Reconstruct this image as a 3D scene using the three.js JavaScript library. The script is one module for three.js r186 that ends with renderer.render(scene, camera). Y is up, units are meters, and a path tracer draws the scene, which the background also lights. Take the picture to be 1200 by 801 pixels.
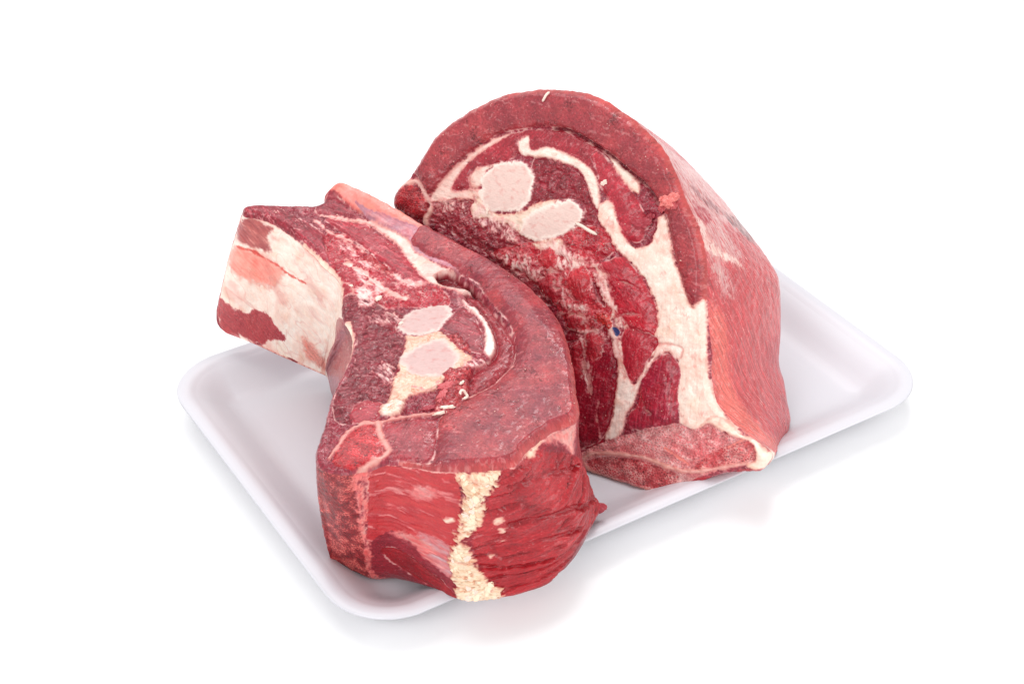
import * as THREE from 'three';
import { RectAreaLightUniformsLib } from 'three/addons/lights/RectAreaLightUniformsLib.js';
import { mergeGeometries } from 'three/addons/utils/BufferGeometryUtils.js';

// ------------------------------------------------------------------ camera, studio light, exposure
const scene = new THREE.Scene();
const camera = new THREE.PerspectiveCamera(22.57, 1024 / 683, 0.05, 60);
camera.position.set(0, 0.7873, 1.0533);
camera.lookAt(0, 0.028, 0);
const renderer = new THREE.WebGLRenderer({ antialias: true });
renderer.setSize(1024, 683);
renderer.toneMapping = THREE.LinearToneMapping;
renderer.toneMappingExposure = 0.93;
renderer.shadowMap.enabled = true;
scene.background = new THREE.Color(0xffffff);          // the white surround of the product studio
scene.backgroundIntensity = 0.9;
RectAreaLightUniformsLib.init();
function softbox(w, h, intensity, pos, target, color = 0xffffff) {
  const l = new THREE.RectAreaLight(color, intensity, w, h);
  l.position.set(...pos); l.lookAt(...target); l.castShadow = true; scene.add(l);
}
softbox(1.7, 1.5, 2.7, [-0.4, 1.9, -0.6], [0, 0.05, 0.05]);          // big overhead box, a little behind and left
softbox(1.2, 1.2, 3.4, [2.0, 1.2, 0.6], [0.05, 0.1, 0]);              // right
softbox(1.2, 1.2, 5.0, [-0.9, 1.3, 1.9], [0, 0.08, 0.05]);            // front left
softbox(0.32, 0.32, 13, [0.3, 1.7, -0.75], [0, 0.08, 0.1]);              // small hard box for the wet glints
// outline in the cut plane (mm), then the middle and the far end of the flank there (mm)
const CTRL_R = [
[-201.6,139.7,-65,104,-68,-46,57,-101],
[-199.8,149.9,-61,113,-71,-42,66,-104],
[-193.6,159.9,-53,122,-72,-35,75,-105],
[-186.9,173.7,-44,134,-75,-26,87,-107],
[-180.3,190.1,-35,149,-78,-16,102,-110],
[-169.8,205.3,-22,162,-79,-3,115,-111],
[-153.8,220.4,-5,176,-77,14,129,-109],
[-136.1,233.4,-4,192,-80,0,161,-137],
[-114.3,242.9,16,201,-74,18,170,-132],
[-92.0,248.8,36,206,-66,39,175,-124],
[-72.6,251.6,54,208,-57,57,177,-115],
[-58.0,249.6,67,206,-48,71,175,-105],
[-42.3,245.1,81,202,-38,87,171,-94],
[-21.9,237.5,102,194,-21,112,162,-74],
[-5.5,227.4,117,185,-6,130,153,-57],
[5.9,216.0,129,175,6,145,143,-43],
[16.8,202.2,139,165,19,158,134,-29],
[29.2,187.7,149,154,31,170,123,-16],
[39.4,173.8,157,144,42,181,114,-4],
[46.7,156.8,164,132,53,190,105,7],
[50.8,139.9,166,121,62,196,97,15],
[56.9,122.5,168,106,72,198,81,26],
[64.1,103.6,169,87,84,198,60,39],
[69.4,87.0,169,72,94,197,44,48],
[75.9,75.1,172,60,102,201,32,58],
[87.4,65.5,177,50,111,203,21,66],
[101.7,59.2,182,41,120,205,10,75],
[122.1,52.7,185,28,129,199,10,82],
[120.2,40.0,182,30,124,193,30,61],
[106.5,33.4,171,30,121,187,30,61],
[93.8,27.2,160,30,118,182,30,61],
[78.0,15.6,146,26,116,174,26,63],
[65.1,4.2,134,12,115,167,12,65],
[53.8,-2.2,125,10,114,164,10,67],
[40.6,-1.8,114,10,107,152,10,60],
[24.2,-2.5,99,10,99,138,10,52],
[10.8,-2.7,88,10,92,126,10,45],
[-4.9,-2.3,74,10,84,113,10,37],
[-14.9,7.0,68,12,75,106,12,28],
[-32.8,32.4,55,17,61,103,10,38],
[-61.5,48.7,34,32,40,82,10,17],
[-98.8,69.1,7,50,13,55,26,-10],
[-138.4,96.0,-21,73,-17,27,50,-41],
[-172.8,115.2,-47,90,-42,2,67,-66],
[-194.2,128.7,-62,102,-59,-14,79,-82]];
const FACE_R = [
  { n: 'outer_muscle', k: 'lean', c0: "#ac4044", c1: "#8c3039", dir: 20, base: 1.5, b: 4, marb: .0, edge: "#dd5749", crk: 1, p: [-185.6,163, -172.9,151.2, -161,171, -151.5,185.1, -140,197.9, -128.1,208.7, -115,214.5, -102,220, -83.3,223.7, -67,222.3, -51.9,218.4, -36.5,212.9, -24,207.4, -11.2,202.1, -0.4,194.7, 6.3,187.8, 11.1,182.8, 16.7,171.8, 22.3,160.7, 31.5,146.8, 37.4,136.6, 43.9,131.4, 50.9,135.9, 54.1,154.1, 46,183, 21.5,223.1, -5.1,234.9, -44.3,253.4, -80.2,257.5, -130.8,245.6, -169,215.3, -195.4,170.5] },
  { n: 'inner_muscle', k: 'lean', c0: "#a92d39", c1: "#8e242f", dir: 60, base: 0, b: 2.5, marb: .35, p: [-156.7,162.2, -152.6,174.9, -144.9,188.4, -131.9,202.3, -117.9,211.5, -101.5,218, -82.8,221.9, -67.3,220.1, -52.1,216, -38.9,209.1, -28,200.8, -17.5,187.8, -11.8,176.6, -15,166.2, -28.7,172, -35.2,183, -42.5,190.6, -54,200.4, -69.2,204.5, -87.5,206.3, -100.6,201.3, -110.6,198, -117.9,191.2, -129.1,185.1, -140.3,178.1, -136.4,170.8, -145.5,162.7, -154.3,160.3] },
  { n: 'inner_muscle', k: 'lean', c0: "#a02633", c1: "#b42e3c", dir: 60, base: .5, b: 2.5, marb: .15, p: [-54.8,213, -43.8,211, -31.2,203.2, -20.4,195, -12.3,187.6, -3.9,178.8, -3.1,171.1, -4.8,163.5, -14.3,160.8, -22.5,164.2, -24.7,173.2, -32.8,183.7, -41.7,190.9, -47.8,200.5] },
  { n: 'fat_seam', k: 'fat', c0: "#f0e2d5", c1: "#f0c9b8", base: 1, b: .4, p: [-44.6,217.1, -31.7,211, -21.6,205.7, -14.8,199.6, -14.6,194.1, -23.6,197.3, -33.2,204.2, -40.1,210.4] },
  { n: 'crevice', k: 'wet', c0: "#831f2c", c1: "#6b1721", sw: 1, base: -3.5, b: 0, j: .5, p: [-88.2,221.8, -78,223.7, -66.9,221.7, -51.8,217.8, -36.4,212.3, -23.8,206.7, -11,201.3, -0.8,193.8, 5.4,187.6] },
  { n: 'dark_muscle', k: 'grain', c0: "#972635", c1: "#781722", base: -1, b: 1, marb: .5, p: [-97.8,198, -82.4,200.8, -65.5,197.4, -54.8,190.6, -46.6,180, -39.7,169, -39.6,161, -51.1,164.3, -51.1,174, -61.8,177.5, -81.4,170.7, -90.5,164.2, -95.7,176.6, -99,188.8] },
  { n: 'grainy_muscle', k: 'grain', c0: "#af3a44", c1: "#7f1e2a", base: -1, b: 1, marb: 1, p: [-172.6,139.5, -168,147.5, -156,152.4, -136.2,156, -119.6,149.7, -100.9,149, -84.9,143.6, -65.2,137.7, -44.1,125.8, -46.5,108.7, -73.2,100.8, -115.8,121.8, -135.7,126.2, -156.3,132.2, -171.9,133] },
  { n: 'mottled_muscle', k: 'mott', c0: "#c73a42", c1: "#a2222f", base: -.5, b: 1.5, marb: 1, p: [-112.3,125.8, -92.7,137.6, -72.6,146.3, -52.8,161, -28.7,164.6, -21.8,151.3, -31.7,139.2, -24.4,130.6, -16.6,120.5, -9.8,111, -13,101.5, -19.5,94.9, -31.6,89.7, -36.2,82, -41.4,88.3, -51.2,99.4, -67.9,110.2, -86.8,115.7, -103.8,120.3] },
  { n: 'dark_muscle', k: 'wet', c0: "#9e192a", c1: "#7d1121", dir: 100, base: -2, b: 3, marb: .3, p: [-41.4,88.3, -31.6,89.7, -19.5,94.9, -13,101.5, -3.7,85.8, 7.2,70.5, 8.9,52.4, 12.9,31.8, 2.3,15.6, -11.6,10.9, -25.8,18.9, -36.9,47.1, -40.9,74.3] },
  { n: 'dark_muscle', k: 'wet', c0: "#9e1b2c", c1: "#831326", dir: 95, base: -1.5, b: 3, marb: .25, p: [-39.3,81, -6.7,90.9, 2.2,78.2, 7,48.5, 5.4,26, -6.9,12.4, -13.9,13.2, -26.5,21.8, -38.4,65.5] },
  { n: 'red_muscle', k: 'lean', c0: "#bc2633", c1: "#a11f2e", dir: 150, base: .5, b: 2.5, marb: .4, p: [-31.3,137.8, -23.5,145.4, -13.1,149.9, -2.2,143.1, 7.1,135.9, 16.1,127.1, 22.2,116.7, 24.2,103.6, 21.8,89, 17.8,70.8, 11.7,75, 3.1,94, 5,102.3, -5.7,105.2, -10.8,111.5, -17,121.9, -23.2,132.4] },
  { n: 'fat_web', k: 'fat', c0: "#f2e4d6", c1: "#efc4b4", dir: 100, base: 1.5, b: .6, j: 1.4, p: [-41.3,179.8, -32,183.9, -23.5,171.8, -15.8,162.8, -6.1,159.1, 2.6,164.7, 4,180.9, 8.7,185.3, 15.1,174.5, 21.5,160.5, 31,147.4, 39.4,135.6, 44.9,130.9, 46.3,134.5, 51.3,137.6, 59,116.1, 66.7,91.5, 75.8,76.9, 87.1,66.2, 100.4,59.4, 95.7,53.1, 82.7,58.3, 69.8,50.9, 57.4,50, 49.4,66.8, 44.7,89.4, 33.7,95.6, 23.2,89.2, 22.6,107.3, 21.8,117.5, 15.5,128.5, 5.5,138.9, -6.6,147, -19.7,153.7, -29.5,162.2, -38.4,169.4] },
  { n: 'fat_web', k: 'fat', c0: "#f6e6da", c1: "#ecbcae", dir: 100, base: 1, b: .6, j: 1.2, p: [-7,90.9, 1.1,77.8, 4.6,63.4, 6.4,48.3, 7.6,36.2, 6,23.8, 13.9,25.7, 18,34.9, 17.5,45.7, 20.4,52.9, 21.9,66.5, 23.9,78.8, 28.8,90.3, 36,96.4, 44.3,92.8, 44.5,103.6, 25.5,99.3, 25.6,93.2, 21.4,81.9, 18.3,69.3, 15.3,68.3, 9.1,75.7, 4.1,85, 1,93.3] },
  { n: 'fat_seam', k: 'fat', c0: "#ecdcd2", c1: "#e8b0a4", sw: 1.7, base: .8, b: .3, j: 1.2, p: [-34.8,138.3, -24.7,132, -17.4,120.3, -10.8,111.5, -12.2,101.7, -4.9,93.1, 0.2,83.8, 8.7,71] },
  { n: 'fat_crescent', k: 'fat', c0: "#f2e6da", c1: "#eed3c4", base: 1, b: .8, p: [-112.8,206.3, -105.5,212.7, -101.2,203.6, -88.2,209, -73.5,207.4, -60.5,205.1, -50.3,199.8, -43.7,190.3, -40.4,178.4, -42.9,176.2, -51.5,188.3, -61.2,197.8, -71.6,200.3, -86.1,201, -99.8,198.6, -107.9,198.2] },
  { n: 'fat_seam', k: 'fat', c0: "#eed2c6", c1: "#e8b6aa", base: .6, b: .4, j: 1, p: [-171.6,149.9, -168.8,157.3, -161,171, -151.3,184.3, -141.3,195.9, -127.7,207.1, -120.8,208.9, -132.6,198.1, -144.3,186.1, -151.5,174.3, -155.8,162.4, -152.3,160, -133.5,166.7, -129.2,157.9, -143.8,156.5, -159.3,150.7, -169.8,147] },
  { n: 'fat_seam', k: 'fat', c0: "#ecd8c6", c1: "#e6bca4", base: .2, b: .6, j: 1.6, lump: 1, p: [-138.7,151.2, -131,157.4, -124.1,152.6, -103,156.7, -91.9,163, -81.4,170.7, -89.4,160.4, -93.7,146.1, -84.4,142.1, -68.1,148.3, -60.6,147.1, -65.2,137.7, -77.3,142.5, -86.6,143.2, -97.5,150, -112.5,150.8, -128.5,148.1] },
  { n: 'fat_seam', k: 'fat', c0: "#ecd8cc", c1: "#e6bcae", base: .8, b: .6, j: 1, p: [-143.3,175.6, -137.6,182.1, -129.1,185.1, -119.2,189.3, -131.6,180.3, -132.5,170.2, -138.7,165.3, -143.4,169] },
  { n: 'fat_seam', k: 'fat', c0: "#efdfce", c1: "#e4bca6", base: .3, b: .7, j: 1.8, w: 1.2, p: [-138.2,153, -132,161.3, -124.7,155, -113.2,153.6, -99.8,158.2, -92.4,164.5, -81.7,171.9, -73,172.9, -84.8,156.7, -92,146.6, -85.8,140.4, -70.8,145.1, -63.1,149.7, -63.5,138.1, -75.8,137.1, -91.8,142.5, -104,146.9, -119,147.4, -133.5,146] },
  { n: 'round_bone', k: 'bone', c0: "#e2c4ba", c1: "#f2e0d4", base: .8, b: .5, j: 1.7, w: 1.2, p: [-133.1,166.8, -133.7,176.5, -128.8,184, -119.5,190.3, -109.3,193.3, -99.8,191.8, -94.7,185, -92.8,174.1, -94.5,165.5, -103.3,157.9, -117,153.7, -126.2,155, -131.4,160.6] },
  { n: 'round_bone', k: 'bone', c0: "#e2c4ba", c1: "#f2e0d4", base: .8, b: .5, j: 1.7, w: 1.2, p: [-94.6,145.9, -92.3,157.6, -83.8,166.4, -74.6,172.2, -65.3,177.2, -56.1,176.1, -51,170.4, -53.6,162, -60.6,153.6, -68,148, -81,142.7, -90.1,142.8] },
  { n: 'cartilage_knob', k: 'spongy', c0: "#9e1e26", c1: "#c5383a", base: 1, b: 2.5, wet: 1, p: [-202.5,138.3, -201.4,145.3, -197.4,150.1, -187.4,155, -174.9,148.2, -170.3,140.2, -174.8,133.1, -187.5,133.5, -197.5,134.2] },
  { n: 'fat_seam', k: 'fat', c0: "#e6c2b8", c1: "#dca49c", sw: 2.2, base: 1.2, b: .4, j: .8, p: [-200.6,149.8, -191.6,156.4, -184.4,158.3, -173.4,149.4, -168.9,142.2, -171,133.2, -168,125.6] },
  { n: 'oval_muscle', k: 'lean', fb: 1.5, c0: "#a92633", c1: "#931f35", dir: 95, base: 1, b: 3, marb: .1, p: [19.2,39.2, 19.1,47, 23.8,55.5, 21.7,67.3, 24.3,80.2, 29.5,91, 36.2,95.7, 43.6,92.3, 48.2,84.9, 50.5,68.8, 56.1,52.2, 46.6,46.7, 32.4,39.4, 21.8,35.9] },
  { n: 'red_muscle', k: 'lean', c0: "#b82a37", c1: "#a1202f", dir: 100, base: .5, b: 2, marb: .35, p: [0.1,102.3, 24.3,103.5, 25.5,94.7, 21.2,82.6, 18.3,69.3, 13.9,69.4, 5.7,79.3] },
  { n: 'breast_bone', k: 'spongy', c0: "#d26265", c1: "#d09a98", base: -.5, b: 1, scr: 1, p: [-5.1,12.2, 7.3,22.2, 21.3,31.9, 35.2,40.9, 46.4,47.4, 55.8,51.6, 67.9,51.1, 75.4,58.5, 88.7,56, 101.5,55, 108.7,54.4, 113.9,47, 108.9,40, 95.4,32.3, 85,24.1, 74.6,15.9, 58.9,2.6, 51.9,-1.4, 37.2,-1.8, 14.2,-2.7, -3.1,-1.4, -8.3,3.9] },
  { n: 'bone_marrow', k: 'spongy', c0: "#b63a40", c1: "#cc8a86", base: -.8, b: .6, p: [-2.5,4, 10.2,11.5, 30.3,17.1, 49.7,18.2, 64.6,17.1, 60.9,7.2, 46.2,1.3, 21.9,-0.3, 3.4,-0.3] },
  { n: 'bone_marrow', k: 'spongy', c0: "#c5474b", c1: "#cf8d88", base: -.6, b: .6, p: [72.4,23.7, 83.8,39.9, 96.6,50.3, 107.6,55.5, 113.9,47, 107.1,40.9, 92.1,32.7, 80.1,24.8] },
  { n: 'bone_shell', k: 'fat', c0: "#e6b8ae", c1: "#d99a90", sw: 1.5, base: 1, b: .3, j: .7, p: [-6.8,2.9, 1.8,11.8, 25,18.4, 40.8,20.9, 54,20.2, 66.8,20.9, 78.6,24.5, 95.1,33.3, 108.8,40.4] },
  { n: 'bone_shell', k: 'fat', c0: "#e4b4a8", c1: "#d89488", sw: 1.3, base: .8, b: .3, j: .6, p: [-6.8,2.9, 2,-1.5, 14.2,-2.7, 35.6,-1.9, 51.8,-1] },
  { n: 'fat_seam', k: 'fat', c0: "#e2aaa0", c1: "#ef8579", sw: .7, base: .3, b: .2, j: .7, p: [50.8,31.8, 61.2,29.1, 70,26.7] },
  { n: 'fat_seam', k: 'fat', c0: "#e2aaa0", c1: "#ef8579", sw: .7, base: .3, b: .2, j: .7, p: [94.3,47.2, 101.6,54.7, 108.4,58.1] },
  { n: 'red_muscle', k: 'lean', c0: "#af2631", c1: "#9b1f2c", dir: 20, base: 0, b: 1, marb: .2, p: [73.3,14.7, 79.4,21.4, 87.1,22.5, 86.6,18.5, 76,10.9, 59.7,-0.2, 52.7,-4.2, 61.7,4.4] },
  { n: 'red_muscle', k: 'lean', c0: "#ba323a", c1: "#9b1f2c", dir: 10, base: 0, b: 1, marb: .2, p: [102.9,33.4, 112.5,38.2, 119.9,39.2, 118.3,36.7, 109.1,33.5] },
  { n: 'fat_corner', k: 'fat', c0: "#f6e8da", c1: "#ecc4b0", base: 1.2, b: .8, p: [70.6,53.1, 77.1,63.7, 86.2,65.1, 100.5,58.5, 109.9,58.1, 120.5,53.5, 132,56.2, 126.5,46, 119.9,39.2, 109.5,38.7, 114.1,46.3, 108.6,54.6, 99.8,55.6, 88.7,56, 77,58.3] },
  { n: 'flank_edge', k: 'lean', c0: "#e4665f", c1: "#d65750", dir: 80, base: 1, b: 1, marb: .1, p: [53.5,139.5, 63.4,112.4, 68.2,89.7, 75.4,76.5, 86.5,66.7, 103.6,58.7, 108.9,62, 89.5,75.3, 76,101.2, 61.4,141.9] },
  { n: 'dark_muscle', k: 'wet', c0: "#8c1322", c1: "#780f1d", dir: 110, base: -1.5, b: 1, marb: .1, p: [-31.7,126.9, -24.3,124.4, -18.5,115.3, -19.2,112, -25.4,116.4, -30.1,121.2] },
  { n: 'membrane', k: 'fat', c0: "#f0d6cc", c1: "#e2aaa4", dir: -62, base: .8, b: .4, j: 3, w: 1.6, al: 0.55, p: [-108.2,123.8, -91.1,131.7, -76.3,128.1, -65.5,120.2, -76.3,115.6, -90.8,117.7] },
  { n: 'membrane', k: 'fat', c0: "#f0d6cc", c1: "#e2aaa4", dir: -62, base: .8, b: .4, j: 3, w: 1.6, al: 0.6, p: [-72.6,146.3, -57.5,147.4, -57.9,136.4, -48.1,143.8, -38,137.5, -52.8,130.1, -65.9,134.2] },
  { n: 'membrane', k: 'fat', c0: "#f0d6cc", c1: "#e2aaa4", dir: -62, base: .8, b: .4, j: 3, w: 1.6, al: 0.55, p: [-45.3,102.7, -33.6,109.3, -26.2,100.7, -29.2,93.5, -39,98.3] },
  { n: 'membrane', k: 'fat', c0: "#f0d6cc", c1: "#e2aaa4", dir: -62, base: .8, b: .4, j: 3, w: 1.6, al: 0.5, p: [-58.4,119.2, -45.3,115.2, -39,104.6, -48.9,103.2] },
  { n: 'membrane', k: 'fat', c0: "#f0d6cc", c1: "#e2aaa4", dir: -62, base: .8, b: .4, j: 3, w: 1.6, al: 0.55, p: [-33.5,90.6, -19.9,96.3, -11.8,91, -19.9,83.9, -23.7,73.3, -29.2,81] },
  { n: 'membrane', k: 'fat', c0: "#f0d6cc", c1: "#e2aaa4", dir: -62, base: .8, b: .4, j: 3, w: 1.6, al: 0.6, p: [-37.2,140.8, -24.4,136.7, -14.3,124.3, -7.7,112.4, -18.5,115.3, -28.2,126.4] },
  { n: 'membrane', k: 'fat', c0: "#f0d6cc", c1: "#e2aaa4", dir: -62, base: .8, b: .4, j: 3, w: 1.6, al: 0.75, p: [-14.9,102.5, -1.9,109.5, 1.9,101.4, -2.6,93.8, 4,81.9, -0.6,80.5] },
  { n: 'membrane', k: 'fat', c0: "#f0d6cc", c1: "#e2aaa4", dir: -62, base: .8, b: .4, j: 3, w: 1.6, al: 0.6, p: [-136.2,156, -116.3,151.4, -97.5,150, -97.6,136.8, -116.9,139.7, -132.9,143.6] },
  { n: 'membrane', k: 'fat', c0: "#f0d6cc", c1: "#e2aaa4", dir: -62, base: .8, b: .4, j: 3, w: 1.6, al: 0.55, p: [-77.3,142.5, -56.5,145, -40.4,138.2, -44.1,125.8, -62.7,128.6] },
  { n: 'membrane', k: 'fat', c0: "#f0d6cc", c1: "#e2aaa4", dir: -62, base: .8, b: .4, j: 3, w: 1.6, al: 0.5, p: [-169.8,147, -156,152.4, -139.3,153.5, -148.6,146, -162.8,142.2] },
  { n: 'membrane', k: 'fat', c0: "#f0d6cc", c1: "#e2aaa4", dir: -62, base: .8, b: .4, j: 3, w: 1.6, al: 0.5, p: [-28.3,78.1, -20.5,74.2, -14.2,57.4, -14.9,47.7, -21.6,62.9] },
  { n: 'muscle_bundle', k: 'wet', fb: .8, c0: "#ca3840", c1: "#a4222b", dir: -62, base: .5, b: 3, marb: .3, j: 2, w: .8, p: [-75,136.3, -68.6,141.2, -62.3,136.7, -62.9,129.6, -69.9,126.8, -75.8,129.8] },
  { n: 'muscle_bundle', k: 'wet', fb: .8, c0: "#bc2c37", c1: "#9b1d2a", dir: -62, base: .5, b: 3, marb: .3, j: 2, w: .8, p: [-71.5,117, -64.5,122.9, -56.2,120.6, -51.6,113.3, -55.2,104.5, -63.5,106.7, -70.5,110.2] },
  { n: 'muscle_bundle', k: 'wet', fb: .8, c0: "#c5343c", c1: "#a2222c", dir: -62, base: .5, b: 3, marb: .3, j: 2, w: .8, p: [-50.5,127.7, -42.2,134.7, -34.2,130, -32.1,119.1, -37.1,109.8, -44.2,114, -49.3,120.3] },
  { n: 'muscle_bundle', k: 'wet', fb: .8, c0: "#b82833", c1: "#971926", dir: -62, base: .5, b: 3, marb: .3, j: 2, w: .8, p: [-44.5,99.8, -37.3,104.3, -31.6,102.1, -31.4,95.2, -37.6,90.2, -43.1,93.2] },
  { n: 'muscle_bundle', k: 'wet', fb: .8, c0: "#bc2a35", c1: "#9b1b28", dir: -62, base: .5, b: 3, marb: .3, j: 2, w: .8, p: [-27.3,89.4, -19.1,93.4, -12.9,89.1, -11.7,78.6, -18.6,73.3, -25.3,79.1] },
  { n: 'muscle_bundle', k: 'wet', fb: .8, c0: "#af222f", c1: "#901724", dir: -62, base: .5, b: 3, marb: .3, j: 2, w: .8, p: [-35.8,80.5, -29.2,84.1, -23.7,73.3, -22.1,61.3, -27.9,57.8, -34.2,68.5] },
  { n: 'blue_stamp', k: 'stain', c0: "#2c3566", c1: "#3a4070", base: 0, b: 0, j: .6, p: [-8.7,100.5, -5.4,101, -2.5,98.5, -3.9,95.7, -6.8,97.2] },
  { n: 'red_scrap', k: 'rag', c0: "#d93e33", c1: "#b4282a", base: 1, b: 1, j: 1.5, p: [-22.7,106.3, -16.5,108.2, -10.3,103.9, -10.7,99.1, -16.1,100.6, -20.9,103] },
  { n: 'sinew', k: 'fat', c0: '#dcb4ae', c1: '#cf9490', sw: 0.8, base: .4, b: .2, j: 1, al: .75, w: .5, p: [-42.6,98.9, -36.9,102.9, -31.2,100.7, -31.6,95.9] },
  { n: 'sinew', k: 'fat', c0: '#dcb4ae', c1: '#cf9490', sw: 1.6, base: .4, b: .2, j: 1, al: .75, w: .5, p: [-63.5,125.5, -56.4,124.4, -55.6,115.3, -59.9,118.7] },
  { n: 'sinew', k: 'fat', c0: '#dcb4ae', c1: '#cf9490', sw: 0.9, base: .4, b: .2, j: 1, al: .75, w: .5, p: [-48.1,137.7, -38.3,138.9, -34.4,136.9] },
  { n: 'sinew', k: 'fat', c0: '#dcb4ae', c1: '#cf9490', sw: 0.9, base: .4, b: .2, j: 1, al: .75, w: .5, p: [-50.8,97.9, -41.6,101.5, -34.7,101.2] },
  { n: 'sinew', k: 'fat', c0: '#dcb4ae', c1: '#cf9490', sw: 0.9, base: .4, b: .2, j: 1, al: .75, w: .5, p: [-31.6,89.7, -22.6,93.9, -19.1,93.4] },
  { n: 'sinew', k: 'fat', c0: '#dcb4ae', c1: '#cf9490', sw: 0.8, base: .4, b: .2, j: 1, al: .75, w: .5, p: [-28.4,90.6, -24.5,82.4, -23.7,70.2, -17.4,62.7] },
  { n: 'sinew', k: 'fat', c0: '#dcb4ae', c1: '#cf9490', sw: 0.7, base: .4, b: .2, j: 1, al: .75, w: .5, p: [-16.3,70.9, -15.1,60.3, -14.2,51.2] },
  { n: 'sinew', k: 'fat', c0: '#dcb4ae', c1: '#cf9490', sw: 0.6, base: .4, b: .2, j: 1, al: .75, w: .5, p: [-24.4,76.1, -20,66.5, -14.9,57.1, -14.1,51.1] },
  { n: 'sinew', k: 'fat', c0: '#dcb4ae', c1: '#cf9490', sw: 0.6, base: .4, b: .2, j: 1, al: .75, w: .5, p: [-13.4,67, -13.4,60.8, -11.8,48.7] },
  { n: 'sinew', k: 'fat', c0: '#dcb4ae', c1: '#cf9490', sw: 0.6, base: .4, b: .2, j: 1, al: .75, w: .5, p: [-4.8,47.8, -4,38.7, 2.7,23.5] },
  { n: 'sinew', k: 'fat', c0: '#dcb4ae', c1: '#cf9490', sw: 0.5, base: .4, b: .2, j: 1, al: .75, w: .5, p: [23,61.5, 28.3,57, 31,53.2, 35.5,51.6] },
  { n: 'sinew', k: 'fat', c0: '#dcb4ae', c1: '#cf9490', sw: 0.5, base: .4, b: .2, j: 1, al: .75, w: .5, p: [-16.3,131.4, -6.9,133.3, 3.4,131.7] },
  { n: 'sinew', k: 'fat', c0: '#dcb4ae', c1: '#cf9490', sw: 0.9, base: .4, b: .2, j: 1, al: .75, w: .5, p: [-2.7,112.3, 1.9,113.4, 6.4,115] },
  { n: 'sinew', k: 'fat', c0: '#dcb4ae', c1: '#cf9490', sw: 0.9, base: .4, b: .2, j: 1, al: .75, w: .5, p: [-134.4,156.5, -143.4,169, -143.3,175.6] }];
const SIDE_R = [
  { n: 'silver_membrane', k: 'memb', c0: "#dcbcb4", c1: "#bc7a7c", dir: 20, j: 6, w: 5, al: .8, p: [237.3,0, 255.1,66.7, 266.7,110.3, 287.3,112.7, 306.3,116.4, 325.9,107.9, 317.4,87.3, 311.7,50.9, 338.3,55.8, 342.2,24.2, 363.3,35.2, 364,21.8, 347.4,8.5, 328.9,0, 310.9,0, 291.1,0, 273.5,0, 254.4,0] },
  { n: 'fat_seam', k: 'fat', c0: "#ead6ca", c1: "#dcb0a8", dir: 30, j: 4, w: 3, al: .8, p: [308.7,0, 310.2,12.1, 324.5,13.3, 331.2,26.7, 339.1,44.8, 347.4,53.3, 343,37.6, 337.5,19.4, 334.4,7.3, 330.5,0, 324.5,0] },
  { n: 'dried_patch', k: 'memb', c0: "#48191d", c1: "#8c4042", dir: 0, j: 4, w: 3, al: .75, p: [302.3,76.4, 306.3,112.7, 316.7,116.4, 325.9,112.7, 325.9,94.5, 316.7,86.1, 308.7,72.7] },
  { n: 'dried_patch', k: 'memb', c0: "#671f24", c1: "#9b4749", dir: 0, j: 4, w: 3, al: .6, p: [281.4,26.7, 286.6,52.1, 300.7,71.5, 301.5,52.1, 291.9,32.7] },
  { n: 'dried_patch', k: 'memb', c0: "#ad3842", c1: "#9b2833", dir: 0, j: 3, w: 2, al: .7, p: [295.9,12.1, 300.7,29.1, 309.4,30.3, 311.7,14.5, 303.1,7.3] },
  { n: 'flank_edge', k: 'flank', c0: "#d96f65", c1: "#ce5b54", dir: 36, j: 4, w: 7, p: [371.6,2.4, 381,19.4, 409.7,21.8, 425.1,25.5, 447.4,30.3, 465.5,40, 482.7,73.9, 482.7,37.6, 471.5,0, 452.9,0, 432.9,0, 414,0] },
  { n: 'fat_corner', k: 'fat', c0: "#f6e8da", c1: "#ecc4b0", j: 1.5, p: [446.8,0, 464.6,0, 475.6,0, 485.1,43.6, 493.2,7.3, 467.4,0] }];
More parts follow.
